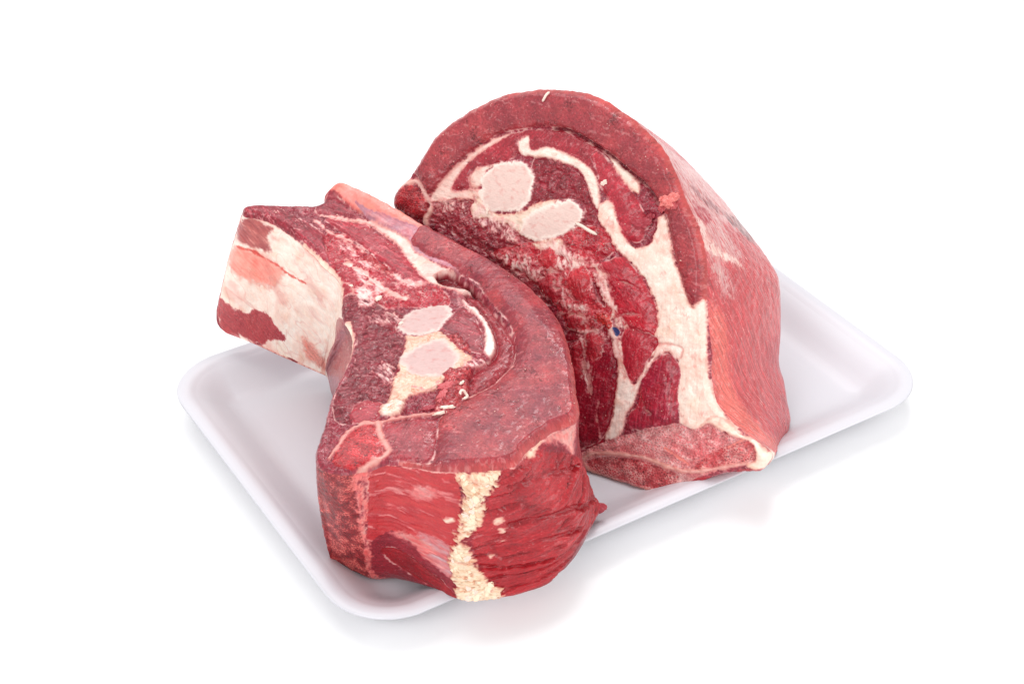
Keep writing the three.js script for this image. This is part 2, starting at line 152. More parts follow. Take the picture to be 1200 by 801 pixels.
// outline in the cut plane (mm), then the middle and the far end of the flank there (mm)
const CTRL_L = [
[-141.2,254.2,-205,100,-8,-219,52,2],
[-115.7,256.1,-166,94,-4,-166,62,-4],
[-88.3,253.3,-138,95,-1,-138,60,-1],
[-84.2,259.9,-134,97,-7,-139,56,1],
[-73.7,264.3,-124,101,-10,-134,50,8],
[-56.5,254.9,-107,101,-1,-119,42,21],
[-28.6,238.4,-79,96,15,-95,30,43],
[-7.1,223.4,-57,93,29,-72,30,55],
[17.4,203.5,-33,92,49,-46,30,71],
[44.2,179.0,-6,91,73,-15,30,89],
[67.2,152.2,17,90,100,14,30,105],
[81.1,126.4,31,88,125,31,30,125],
[87.7,97.2,38,86,154,38,30,154],
[90.8,67.7,41,83,183,41,30,183],
[91.2,41.0,46,80,205,60,30,196],
[73.9,28.5,48,66,222,48,30,223],
[60.5,14.8,37,60,240,30,30,258],
[49.0,0.5,13,60,256,3,30,277],
[18.8,-3.0,-28,60,262,-29,30,283],
[-2.0,-0.9,-54,60,253,-49,24,266],
[-24.1,4.1,-77,60,246,-74,12,245],
[-38.4,-1.6,-91,60,248,-90,9,242],
[-53.8,-4.4,-106,60,245,-101,9,236],
[-66.7,0.5,-117,60,238,-113,9,230],
[-70.9,7.6,-122,62,232,-117,10,227],
[-69.6,24.2,-116,60,197,-111,12,185],
[-67.1,39.0,-113,60,170,-107,12,140],
[-65.8,57.1,-116,60,134,-107,12,103],
[-62.2,73.3,-120,70,126,-124,14,72],
[-58.1,85.1,-122,75,110,-134,15,48],
[-55.0,104.4,-122,75,90,-138,15,32],
[-57.4,123.3,-122,80,80,-140,16,27],
[-64.1,137.6,-126,80,77,-141,17,26],
[-65.2,160.0,-127,80,59,-142,18,26],
[-70.5,177.6,-131,85,56,-146,20,26],
[-79.6,188.4,-142,88,45,-156,24,24],
[-89.7,203.0,-155,92,36,-166,28,22],
[-103.2,220.7,-169,96,26,-178,34,21],
[-118.4,234.9,-183,100,17,-192,40,18],
[-132.6,242.6,-196,104,12,-206,45,15],
[-141.4,244.5,-205,104,2,-219,48,10]];
const FACE_L = [
  { n: 'outer_muscle', k: 'lean', c0: "#ab3d41", c1: "#7d2835", dir: -50, base: 0, b: 5, crk: 1, edge: "#d7574d", p: [-83.7,250.1, -68.5,245.9, -43.9,227.9, -21.4,206.3, -4.8,190.1, 11.4,177.3, 26,164.3, 33.6,147.9, 41.4,134.4, 48.3,121.8, 52,108.6, 52.6,98, 50.3,87.7, 45,79.6, 38.5,70.2, 28.8,62.9, 22.3,58.3, 14.3,53, 6.6,42.9, 3.9,35.7, 3.5,18.6, -0,1.4, -6.4,5.7, -14.4,7.8, -18.8,1.4, 3.4,-7, 53.1,-7, 97.4,18.3, 99.4,83.2, 84,132.2, 49.9,191.6, 13.7,231.9, -54.1,304.5, -89.1,278.6] },
  { n: 'rolled_muscle_end', k: 'fat', c0: "#dc9a92", c1: "#e77a70", dir: -40, base: 2, b: 1.5, edge: "#f1836e", p: [-88.5,255.1, -80.5,259.1, -68.8,248, -61,240, -48.1,232.2, -36.3,220.8, -24.8,214.4, -16,219.7, -9.5,225.4, -21.1,235.6, -36.1,244.4, -52.2,252.4, -63,260.2, -71.3,265.2, -79.5,264.8, -84.1,260.8] },
  { n: 'membrane', k: 'memb', c0: "#b88a9a", c1: "#b45d65", dir: -40, base: 1.6, b: 1, p: [-61.1,244.6, -51.7,238.3, -38.9,232, -27.5,226.5, -16,221.2, -20.1,209.9, -15.4,202.1, -8.5,195.4, 0.6,189.8, 8.4,184, 14.1,175, 6.3,182.7, -8.4,192.2, -19.9,202.4, -29.2,212, -40.8,221.4, -51.5,231.7] },
  { n: 'rib_muscle', k: 'lean', fb: 2.2, c0: "#972635", c1: "#7d1b28", dir: -54, base: 0, b: 2, marb: .8, p: [-144.2,256.8, -126.9,256.7, -106.5,243.1, -86.1,225.2, -64,204.8, -52.2,194.8, -50.3,164.1, -65.3,171.8, -76.6,188.6, -90.1,206.2, -106.6,223.7, -122.8,235.6, -142.3,240.1] },
  { n: 'upper_muscle', k: 'lean', fb: 1.6, c0: "#972e39", c1: "#882e3a", dir: -30, base: .5, b: 1.5, marb: .15, p: [-90.7,252.1, -83.9,255.6, -79.8,258.1, -67,244.8, -53.8,231.9, -61.9,233.5, -68.9,236.3, -87.7,242.5] },
  { n: 'long_muscle', k: 'lean', fb: 1.8, c0: "#ab323e", c1: "#972835", dir: -40, base: .5, b: 2.2, marb: .2, p: [-82.7,237.2, -60.6,230.9, -51.3,227.4, -40.7,218, -28.9,204.4, -21.6,192, -13.3,177.6, -6.4,168.4, -16.2,167.5, -25.2,173.7, -34.6,185.4, -47.6,199.9, -59.5,211.9, -71.5,224.1] },
  { n: 'mottled_muscle', k: 'mott', c0: "#af2e3a", c1: "#9b222f", dir: -40, base: -.3, b: 1.5, marb: 1, p: [-81.4,220.7, -71.5,223.2, -59.4,211.1, -47.5,199, -34.5,184.6, -25.2,172.8, -14,167, -0.9,165.7, 8.1,153.9, 4.1,143.2, -21.7,145.1, -38.8,143.5, -54.9,143.5, -66.8,159.7, -72.7,179.5, -78.7,199.9] },
  { n: 'fat_seam', k: 'fat', c0: "#ecd6ca", c1: "#e0a8a0", base: .8, b: .4, j: 1.6, p: [-90,242.6, -78.3,239.9, -64.2,234.8, -51.5,231.5, -42.1,225.4, -31.7,219.7, -21.3,210, -17,200.7, -7.3,192.1, 9.7,178.1, -0.2,177.7, 0.6,170.4, 6.7,165.8, 21,160.3, 26.5,153.8, 21.1,152, 10.1,159.9, -0.9,165.7, -7.6,169.2, -14.5,179.3, -22.8,193.7, -30.1,207.6, -40.7,218.7, -51.3,227.4, -60.6,230.9, -78.1,236.8] },
  { n: 'fat_seam', k: 'fat', c0: "#e6ccc4", c1: "#d89c98", sw: 1.5, base: .6, b: .3, j: 1.8, p: [-89.5,236.6, -78.2,222.5, -65.3,215.4, -56.9,206.7, -53.2,201.6] },
  { n: 'fat_seam', k: 'fat', c0: "#e2c4ba", c1: "#d89c94", sw: 2.6, base: .4, b: .3, j: 2.4, p: [-62.3,187.9, -51.8,179.5, -41.2,166.2, -31,158, -22.1,153.2] },
  { n: 'fat_seam', k: 'fat', c0: "#e4c8be", c1: "#d89c94", sw: 1.4, base: .4, b: .3, j: 1.8, p: [-42.3,186.2, -32,177.8, -22.8,169.5, -14,166.1] },
  { n: 'red_scrap', k: 'rag', c0: "#bc3e44", c1: "#a22a31", base: .6, b: .8, j: 1.4, p: [-52.8,195.6, -47.4,197.3, -40.3,189.6, -34.4,181.2, -38.8,181.2, -46.7,186.3] },
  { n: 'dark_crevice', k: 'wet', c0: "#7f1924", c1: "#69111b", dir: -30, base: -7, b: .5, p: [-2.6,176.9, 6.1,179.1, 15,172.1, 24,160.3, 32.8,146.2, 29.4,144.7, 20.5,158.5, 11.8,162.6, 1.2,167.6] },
  { n: 'inner_muscle', k: 'lean', c0: "#9e323a", c1: "#8a2631", dir: -50, base: -5, b: 4, marb: .15, p: [18,155.4, 26.7,153.6, 32.8,145, 40.6,130.6, 47.4,118.1, 51.3,106.7, 51.8,98.2, 49.6,89, 44.2,80.4, 37.7,71.4, 28.4,64, 22.6,60.6, 20.8,72.6, 25.1,85.5, 35,94.6, 39.1,104.5, 37.8,115.8, 33,130.1, 26,141.9] },
  { n: 'fat_crescent', k: 'fat', c0: "#eee2da", c1: "#e6ccc4", base: .8, b: .5, p: [16.3,151.5, 20.8,145.3, 26.3,140.2, 33,127.4, 37.7,115.4, 39.4,102.2, 35.3,95.3, 31.6,100.7, 32.4,114.4, 29.6,126.2, 23.5,137.2, 18.2,144] },
  { n: 'dusky_muscle', k: 'lean', fb: 1.6, c0: "#953039", c1: "#832835", dir: -30, base: -.5, b: 1.8, marb: .3, p: [-0.9,122.1, 10.6,138, 17.3,144.1, 23.5,136.5, 28.8,123.6, 31.3,114.6, 30.7,100.7, 23.2,101, 14.6,113.3, 7.7,118.3] },
  { n: 'dark_muscle', k: 'grain', c0: "#8c2835", c1: "#6d1b26", base: -1.5, b: 1, marb: .7, p: [-68.3,149.8, -56.6,158, -40.9,147.8, -25.7,141.7, -21.4,137.6, -27.4,126.7, -20.9,111.9, -21.5,96.5, -27.1,77.7, -27.5,59.3, -32.4,44, -48.5,36.9, -59.9,37.8, -63.7,53.8, -62,64.7, -56.6,79.5, -52.2,92.7, -54.3,104.2, -52.4,115.8, -62.9,131.6] },
  { n: 'spine_muscle', k: 'lean', c0: "#a42e39", c1: "#972635", dir: 30, base: 0, b: 1.5, marb: .3, p: [-49.7,36, -51.7,46.7, -45.9,55.6, -31.7,53.8, -32.4,43.1, -37,36, -47.2,36] },
  { n: 'fat_seam', k: 'fat', c0: "#e2cdb8", c1: "#d2a492", base: .3, b: .8, j: 2.2, lump: .8, p: [-28.1,59.3, -26.4,75.8, -21.5,95.5, -20.1,110, -17.8,116.8, -9.8,116.2, 0.8,120.7, 8.9,115.7, 17.2,102.2, 24.6,94.5, 18.9,87, 9.9,81.4, 6.2,72.1, -0,64.7, -12.8,61.1, -18.2,53.8, -19.8,46.7, -27.1,40.4, -32.7,44, -32.2,51.1] },
  { n: 'round_bone', k: 'bone', c0: "#c4a29e", c1: "#d2bdb4", base: .3, b: .5, j: 1.7, w: 1.2, p: [-26.3,127.2, -21.4,137.2, -12.1,142.1, -1.4,146.4, 6.8,144.2, 10.5,138.1, 5.9,129.5, 0.8,120.7, -9.8,116.6, -19.1,116.6, -25,121.7] },
  { n: 'round_bone', k: 'bone', c0: "#c4a29e", c1: "#d4bfb5", base: .3, b: .5, j: 1.7, w: 1.2, p: [-23.4,94.2, -17.1,101.9, -6.8,109.6, 3.7,112.7, 11.9,104.1, 16.3,94.6, 12.4,85.1, 6,79.1, -3,76.9, -13.5,79.1, -19.3,84.8] },
  { n: 'red_scrap', k: 'rag', c0: "#bc4245", c1: "#952831", base: 1.5, b: 1.5, j: 2, p: [7.2,83.3, 17.6,85.1, 24.7,91.6, 22.3,77.6, 21.3,61.1, 14.6,46.7, 3.2,44.9, 0.9,55.6, 6.2,72.1] },
  { n: 'red_scrap', k: 'rag', c0: "#bc4245", c1: "#952831", base: 1, b: 1, j: 1.6, p: [7.6,115.7, 14.2,117.2, 21.1,105.9, 24.6,97.3, 18.6,101.2, 11.8,108] },
  { n: 'white_fat_lump', k: 'fat', c0: "#ece2d8", c1: "#dcc4b4", base: 2, b: 1.5, j: 1.5, lump: .8, p: [-32.4,48.1, -26.6,55.3, -18.2,53.8, -19.1,45.8, -27.1,40.4, -31.7,42.2] },
  { n: 'under_muscle', k: 'lean', c0: "#a0323c", c1: "#8c2a35", dir: 70, base: .5, b: 1.5, marb: .3, p: [-30.1,34.6, -20.6,36.8, -9.5,40.1, 1.7,37.9, 3.2,19.2, -0.2,3.1, -12.7,3.1, -23.9,7.4, -28.4,19.2] },
  { n: 'spongy_corner', k: 'spongy', c0: "#ab2028", c1: "#c53e42", base: .6, b: 1.2, wet: 1, p: [-59.8,5.2, -54.7,22.5, -44.4,33.5, -36.1,34.6, -31,22.5, -27,12.7, -36.9,2.5, -46.7,-2.6, -56.2,-1.1] },
  { n: 'fat_seam', k: 'fat', c0: "#dcaca2", c1: "#c98880", sw: 1.5, base: 1, b: .3, j: .8, p: [-62.2,6.3, -56.1,19.2, -51.2,29, -43.7,35, -34.1,35.7, -25.5,39, -11.2,42.4, 4.7,44.6] },
  { n: 'fat_seam', k: 'fat', c0: "#d8a49a", c1: "#c98880", sw: 2.2, base: 1, b: .4, j: .8, p: [-34.1,35.7, -31.1,23.6, -26,12.7, -30.1,6.3, -37.6,1, -45,-5.3] },
  { n: 'membrane', k: 'fat', c0: "#f0d8d0", c1: "#e0a8a6", dir: -48, base: .8, b: .4, j: 3, w: 1.6, al: 0.5, p: [-73,213.7, -62.5,206.8, -52.7,193, -41.2,186.2, -48.7,182.9, -60.4,193] },
  { n: 'membrane', k: 'fat', c0: "#f0d8d0", c1: "#e0a8a6", dir: -48, base: .8, b: .4, j: 3, w: 1.6, al: 0.6, p: [-60,186.3, -47.2,176.2, -35.6,163, -41.7,156.4, -53.4,169.5] },
  { n: 'membrane', k: 'fat', c0: "#f0d8d0", c1: "#e0a8a6", dir: -48, base: .8, b: .4, j: 3, w: 1.6, al: 0.8, p: [-55.1,163, -47.6,164.6, -45.8,153.2, -53.4,153.2] },
  { n: 'membrane', k: 'fat', c0: "#f0d8d0", c1: "#e0a8a6", dir: -48, base: .8, b: .4, j: 3, w: 1.6, al: 0.55, p: [-32.1,179.5, -18.6,171.1, -9.8,169.3, -16,162.9, -27.2,169.5] },
  { n: 'membrane', k: 'fat', c0: "#f0d8d0", c1: "#e0a8a6", dir: -48, base: .8, b: .4, j: 3, w: 1.6, al: 0.5, p: [-48.2,133.6, -31,139.7, -25.2,131.6, -37.1,127.6] },
  { n: 'membrane', k: 'fat', c0: "#f0d8d0", c1: "#e0a8a6", dir: -48, base: .8, b: .4, j: 3, w: 1.6, al: 0.5, p: [-40.1,87, -28.5,90.8, -26.4,75.8, -34,72.1] },
  { n: 'membrane', k: 'fat', c0: "#f0d8d0", c1: "#e0a8a6", dir: -48, base: .8, b: .4, j: 3, w: 1.6, al: 0.8, p: [-56.9,162.2, -45.9,162.2, -42.3,147.8, -51.7,145.7] },
  { n: 'membrane', k: 'fat', c0: "#f0d8d0", c1: "#e0a8a6", dir: -48, base: .8, b: .4, j: 3, w: 1.6, al: 0.6, p: [16.8,89.2, 25,93.8, 33.4,91.2, 25.1,85.5] },
  { n: 'rib_cover_edge', k: 'cream', c0: "#f0e2cf", c1: "#eacdb6", base: 0, b: .5, p: [-142.4,241.6, -122.8,235.6, -106.6,223.7, -90.1,206.2, -76.6,188.6, -66.9,173.7, -64.2,155.9, -66.8,142.5, -77.5,142.5, -90.6,169.6, -119.5,203.4, -144.5,226.7] },
  { n: 'membrane', k: 'memb', c0: "#af575d", c1: "#8c323c", dir: 70, base: -1, b: 1, p: [-66.8,129.6, -60.2,131.6, -53.5,111.9, -57.5,83.3, -66.8,61.1, -70.3,72.1, -65.3,110] },
  { n: 'fat_flap', k: 'fat', c0: "#f0dcc8", c1: "#e6c0ac", base: 1.5, b: 1, p: [-63.4,129.6, -57.3,128.6, -53.6,112.9, -55.4,96.5, -58.3,85.1, -60.3,104.2] },
  { n: 'sinew', k: 'fat', c0: '#dcb4ae', c1: '#cf9490', sw: 1.0, base: .4, b: .2, j: 1, al: .75, w: .5, p: [52.4,87.4, 45,79.2, 37.7,69.8, 28.5,62.4, 21.6,56.9] },
  { n: 'sinew', k: 'fat', c0: '#dcb4ae', c1: '#cf9490', sw: 0.6, base: .4, b: .2, j: 1, al: .75, w: .5, p: [-71.5,193, -63.7,193, -56.7,186.3] },
  { n: 'sinew', k: 'fat', c0: '#dcb4ae', c1: '#cf9490', sw: 0.8, base: .4, b: .2, j: 1, al: .75, w: .5, p: [-66.5,169.5, -59.7,166.2, -55.6,153.2] },
  { n: 'sinew', k: 'fat', c0: '#dcb4ae', c1: '#cf9490', sw: 0.8, base: .4, b: .2, j: 1, al: .75, w: .5, p: [-13.1,68.4, -2.6,64.7, 2.3,72.1] },
  { n: 'sinew', k: 'fat', c0: '#dcb4ae', c1: '#cf9490', sw: 0.7, base: .4, b: .2, j: 1, al: .75, w: .5, p: [-71,217.2, -62.6,208.5, -60.9,199.9] }];
const SIDE_L = [
  { n: 'rib_cover', k: 'cream', c0: "#f0e6da", c1: "#e6c0b0", dir: -30, j: 1, p: [837.6,0, 824.6,0, 809.2,0, 788.5,0, 767,0, 749.6,0, 733.4,0, 713.2,0, 691,0, 691,59.4, 649,117.6, 651.6,120, 763.6,120, 806.1,120, 833.5,120, 839.6,86.1, 838.6,30.3] },
  { n: 'rib_muscle', k: 'memb', c0: "#9b4749", c1: "#bc665f", dir: -40, j: 2.5, w: 2, p: [837.6,15.8, 830.7,0, 817.3,4.8, 810,4.8, 810.7,19.4, 803.6,30.3, 818.6,35.2, 831.7,36.4, 837.1,30.3] },
  { n: 'pink_band', k: 'cream', c0: "#f17c6e", c1: "#e0a494", dir: -30, j: 3, w: 4, p: [835.3,48.5, 817.9,38.8, 794.8,40, 785.7,42.4, 793,63, 813,69.1, 833.2,69.1] },
  { n: 'red_seam', k: 'lean', c0: "#d95345", c1: "#ce473e", dir: -30, j: 1.2, w: 1, sw: 1.1, p: [831.7,43.6, 819.9,40, 806.9,41.2, 793.9,40, 779.1,41.2, 761.2,37.6] },
  { n: 'rib_muscle', k: 'lean', c0: "#9e323a", c1: "#b44749", dir: -30, marb: .3, j: 2, w: 1, p: [838.6,99.4, 827.9,99.4, 817.9,99.4, 809.2,93.3, 795.7,90.9, 785.7,97, 772.4,104.2, 792.1,111.5, 804.5,118.8, 823.5,118.8, 833.5,120] },
  { n: 'red_seam', k: 'lean', c0: "#d08a7c", c1: "#e07667", dir: -30, j: 3, w: 4, p: [751.6,95.8, 734.7,99.4, 692.5,116.4, 741,112.7] },
  { n: 'membrane', k: 'memb', c0: "#a94d54", c1: "#8e363e", dir: 75, j: 1, p: [691,0, 680.6,14.5, 665.6,14.5, 635,0, 637.9,110.3, 652.5,117.6, 708.5,104.2, 691,50.9, 712.3,43.6] },
  { n: 'side_folds', k: 'lean', fb: .7, c0: "#b4282f", c1: "#971b24", dir: 14, j: 1.5, w: 1.5, fold: 4, marb: .2, p: [436.5,0, 429.2,0, 406,0, 406,3.6, 385,27.9, 372.3,89.7, 372.3,113.9, 385.9,107.9, 402.9,89.7, 416.1,107.9, 423.7,120, 440.3,115.2, 454.2,86.1, 459.2,55.8, 454.2,36.4, 450,20.6, 440.3,7.3] },
  { n: 'muscle_groove', k: 'lean', c0: "#a9242c", c1: "#8e1922", dir: 14, sw: 1.7, base: -2.6, b: 0, j: .8, w: 1.4, al: .95, p: [435.3,13.3, 420.7,14.5, 405.2,21.8, 386.9,35.2] },
  { n: 'muscle_groove', k: 'lean', c0: "#a9242c", c1: "#8e1922", dir: 14, sw: 1.9, base: -3, b: 0, j: .8, w: 1.4, al: .95, p: [440.3,43.6, 429.2,43.6, 417.6,47.3, 402.1,57, 372.3,101.8] },
  { n: 'muscle_groove', k: 'lean', c0: "#a9242c", c1: "#8e1922", dir: 14, sw: 1.7, base: -2.6, b: 0, j: .8, w: 1.4, al: .95, p: [448.6,61.8, 435.3,64.2, 424.4,64.2, 413.1,69.1, 397.2,82.4] },
  { n: 'muscle_groove', k: 'lean', c0: "#a9242c", c1: "#8e1922", dir: 14, sw: 1.6, base: -2.2, b: 0, j: .8, w: 1.4, al: .95, p: [450,81.2, 437.7,83.6, 426.7,84.8, 416.9,87.3] },
  { n: 'spongy_bone', k: 'spongy', c0: "#7d1119", c1: "#ce665d", j: 1.2, base: 0, b: .5, p: [555.4,3.6, 549.4,0, 538.9,0, 528.8,0, 527.4,21.8, 524.7,47.3, 523.3,71.5, 522.7,105.5, 527.4,118.8, 554.8,120, 555.8,86.1, 555.8,53.3] },
  { n: 'bone_skin', k: 'memb', c0: "#dda59a", c1: "#ce4544", dir: 80, j: 3, w: 1.5, al: .85, base: .6, p: [528.8,0, 516.9,0, 518.2,23, 520.1,49.7, 519.4,81.2, 519.4,105.5, 508,120, 522.7,120, 523.3,88.5, 525.4,60.6, 527.4,26.7] },
  { n: 'side_muscle', k: 'memb', c0: "#bc3033", c1: "#a9262e", dir: -15, j: 1.5, gl: 1, p: [518.8,0, 504.4,0, 484.3,0, 464.5,0, 462.5,7.3, 463.5,26.7, 465.5,52.1, 469.9,67.9, 480.7,70.3, 495.3,64.2, 505.2,61.8, 520.7,70.3, 519.4,40] },
  { n: 'sinew', k: 'memb', c0: "#c2a0a4", c1: "#c5494b", dir: -25, j: 2.5, w: 1.5, gl: 1, p: [487.3,59.4, 479,58.2, 469.9,63, 467.3,76.4, 469.9,94.5, 481.6,86.1, 487.3,77.6] },
  { n: 'sinew', k: 'memb', c0: "#cf9490", c1: "#ce4547", dir: -20, j: 3, w: 2.5, gl: 1, p: [490.3,17, 481.6,12.1, 475.7,17, 479.9,24.2, 490.3,25.5] },
  { n: 'sinew', k: 'memb', c0: "#d49c96", c1: "#ce4547", dir: -20, j: 3, w: 2, gl: 1, p: [505.2,64.2, 492.3,60.6, 477.3,70.3, 480.7,77.6, 495.3,70.3] },
  { n: 'dark_strip', k: 'wet', c0: "#9b1922", c1: "#83131d", dir: -30, j: 1, base: -1, b: 1, p: [511.9,81.2, 502.8,80, 490.3,87.3, 482.5,97, 474.9,103, 464.5,120, 481.6,117.6, 495.3,106.7, 507.4,94.5] },
  { n: 'rough_fat', k: 'fat', c0: "#f0dfc8", c1: "#e2bc9c", j: 3.4, w: 1, base: 1.6, b: .8, lump: 1.6, p: [464.5,0, 451.4,0, 436.5,0, 441.7,8.5, 450,20.6, 454.2,38.8, 459.2,48.5, 464.5,57, 466.4,54.5, 462.5,20.6, 464.5,3.6] },
  { n: 'rough_fat', k: 'fat', c0: "#f0dfc8", c1: "#e2bc9c", j: 3.4, w: 1, base: 1.6, b: .8, lump: 1.6, p: [469.9,67.9, 464.5,57, 459.2,65.5, 454.2,86.1, 440.3,111.5, 447.2,120, 461.5,120, 467.3,106.7] },
  { n: 'sinew', k: 'memb', c0: "#d8a8a0", c1: "#d76c67", dir: 85, j: 3, w: 3, gl: 1, p: [408.4,0, 400.5,0, 385.9,0, 373.2,0, 376.6,12.1, 385.9,24.2, 392.3,7.3, 404.5,0, 411.5,4.8] },
  { n: 'edge_film', k: 'fat', c0: "#f2dcd2", c1: "#e0a49c", sw: 1, j: 1.2, al: .8, w: .5, p: [506.7,0, 493.3,0, 482.5,0, 472.4,0, 462.5,0] },
  { n: 'edge_film', k: 'fat', c0: "#f2dcd2", c1: "#e0a49c", sw: 1.3, j: 1.2, al: .8, w: .5, p: [430.1,0, 413.8,0, 401.3,0, 389.6,0] },
  { n: 'fat_flap', k: 'fat', c0: "#f0dcc4", c1: "#e2b49c", j: 1.6, p: [415.4,0, 406,0, 401.3,0, 409.9,3.6, 413.8,4.8] },
  { n: 'fat_fleck', k: 'fat', c0: "#ecd8c4", c1: "#e0b8a4", j: 1.5, base: .8, p: [447.2,36.4, 443,36.4, 444.4,40, 448.6,41.2] },
  { n: 'fat_fleck', k: 'fat', c0: "#ecd8c4", c1: "#e0b8a4", j: 1.5, base: .8, p: [445.8,44.8, 441.7,46.1, 443,49.7, 445.8,48.5] },
  { n: 'fat_fleck', k: 'fat', c0: "#ecd8c4", c1: "#e0b8a4", j: 1.2, base: .8, p: [445.8,55.8, 443,55.8, 443,58.2, 445.8,58.2] },
  { n: 'fat_fleck', k: 'fat', c0: "#ecd8c4", c1: "#e0b8a4", j: 1.2, base: .8, p: [451.4,69.1, 448.6,69.1, 450,72.7, 451.4,71.5] },
  { n: 'fat_fleck', k: 'fat', c0: "#ecd8c4", c1: "#e0b8a4", j: 1.2, base: .8, p: [473.3,38.8, 467.3,35.2, 467.3,38.8, 470.8,41.2] }];
// ------------------------------------------------------------------ noise
let seed = 7;
const rnd = () => { seed = (seed * 1664525 + 1013904223) >>> 0; return seed / 4294967296; };
const PERM = new Uint8Array(1024), GX = new Float32Array(256), GY = new Float32Array(256), RA = new Float32Array(256), RB = new Float32Array(256);
{
  const a = Array.from({ length: 256 }, (_, i) => i);
  for (let i = 255; i > 0; i--) { const j = Math.floor(rnd() * (i + 1)); [a[i], a[j]] = [a[j], a[i]]; }
  for (let i = 0; i < 1024; i++) PERM[i] = a[i & 255];
  for (let i = 0; i < 256; i++) { const t = rnd() * 6.2832; GX[i] = Math.cos(t); GY[i] = Math.sin(t); RA[i] = rnd(); RB[i] = rnd(); }
}
function noise(x, y) {
  const xi = Math.floor(x), yi = Math.floor(y), fx = x - xi, fy = y - yi, X = xi & 255, Y = yi & 255;
  const u = fx * fx * fx * (fx * (fx * 6 - 15) + 10), v = fy * fy * fy * (fy * (fy * 6 - 15) + 10);
  const a = PERM[PERM[X] + Y], b = PERM[PERM[X + 1] + Y], c = PERM[PERM[X] + Y + 1], d = PERM[PERM[X + 1] + Y + 1];
  const n0 = GX[a] * fx + GY[a] * fy, n1 = GX[b] * (fx - 1) + GY[b] * fy, n2 = GX[c] * fx + GY[c] * (fy - 1), n3 = GX[d] * (fx - 1) + GY[d] * (fy - 1);
  const p = n0 + u * (n1 - n0), q = n2 + u * (n3 - n2);
  return 1.5 * (p + v * (q - p));
}
const fbm = (x, y, o = 3) => { let s = 0, a = 0.55, u = 0.8 * x + 0.6 * y, v = 0.8 * y - 0.6 * x; for (let i = 0; i < o; i++) { s += a * noise(u + i * 17.3, v - i * 9.1); a *= 0.5; const w = 1.63 * u + 1.27 * v; v = 1.63 * v - 1.27 * u; u = w; } return s; };
let W1 = 0, W2 = 0, WR = 0;                                             // nearest, second nearest, random value of the cell
function worley(x, y) {
  const xi = Math.floor(x), yi = Math.floor(y); W1 = 9; W2 = 9;
  for (let j = -1; j <= 1; j++) for (let i = -1; i <= 1; i++) {
    const k = PERM[PERM[(xi + i) & 255] + ((yi + j) & 255)], dx = xi + i + RA[k] - x, dy = yi + j + RB[k] - y, d = Math.sqrt(dx * dx + dy * dy);
    if (d < W1) { W2 = W1; W1 = d; WR = RA[(k * 7 + 13) & 255]; } else if (d < W2) W2 = d;
  }
}
const clamp = (x, a = 0, b = 1) => x < a ? a : x > b ? b : x;
const smooth = (a, b, x) => { const t = clamp((x - a) / (b - a)); return t * t * (3 - 2 * t); };
const mix = (a, b, t) => a + (b - a) * t;
const rgb = (hex) => { const c = new THREE.Color(hex).convertLinearToSRGB(); return [c.r, c.g, c.b]; };

// ------------------------------------------------------------------ curves and distances
function catmull(A, m, closed = true) {                                 // A: array of equal-length number arrays
  const n = A.length, out = [], get = (i) => closed ? A[(i + n) % n] : A[clamp(i, 0, n - 1)];
  const last = closed ? n : n - 1;
  for (let i = 0; i < last; i++) for (let j = 0; j < m; j++) {
    const t = j / m, p0 = get(i - 1), p1 = get(i), p2 = get(i + 1), p3 = get(i + 2);
    out.push(p1.map((_, k) => 0.5 * (2 * p1[k] + (p2[k] - p0[k]) * t + (2 * p0[k] - 5 * p1[k] + 4 * p2[k] - p3[k]) * t * t + (3 * p1[k] - p0[k] - 3 * p2[k] + p3[k]) * t * t * t)));
  }
  if (!closed) out.push(A[n - 1]);
  return out;
}
let segAt = 0, segT = 0;
function polyDistance(P, x, y, closed = true) {                         // P: Float32Array x,y,...; positive inside
  const n = P.length / 2; let best = 1e9, inside = false;
  for (let i = 0, j = closed ? n - 1 : 0; i < n; j = i++) {
    const ax = P[2 * j], ay = P[2 * j + 1], bx = P[2 * i], by = P[2 * i + 1];
    if (closed && (ay > y) !== (by > y) && x < (bx - ax) * (y - ay) / (by - ay) + ax) inside = !inside;
    const ex = bx - ax, ey = by - ay, px = x - ax, py = y - ay, t = clamp((px * ex + py * ey) / (ex * ex + ey * ey + 1e-9));
    const qx = px - t * ex, qy = py - t * ey, d = qx * qx + qy * qy;
    if (d < best) { best = d; segAt = j; segT = t; }
  }
  const d = Math.sqrt(best);
  return inside ? d : -d;
}
const pairs = (p) => { const a = []; for (let i = 0; i < p.length; i += 2) a.push([p[i], p[i + 1]]); return a; };
const flat = (a) => Float32Array.from(a.flat());

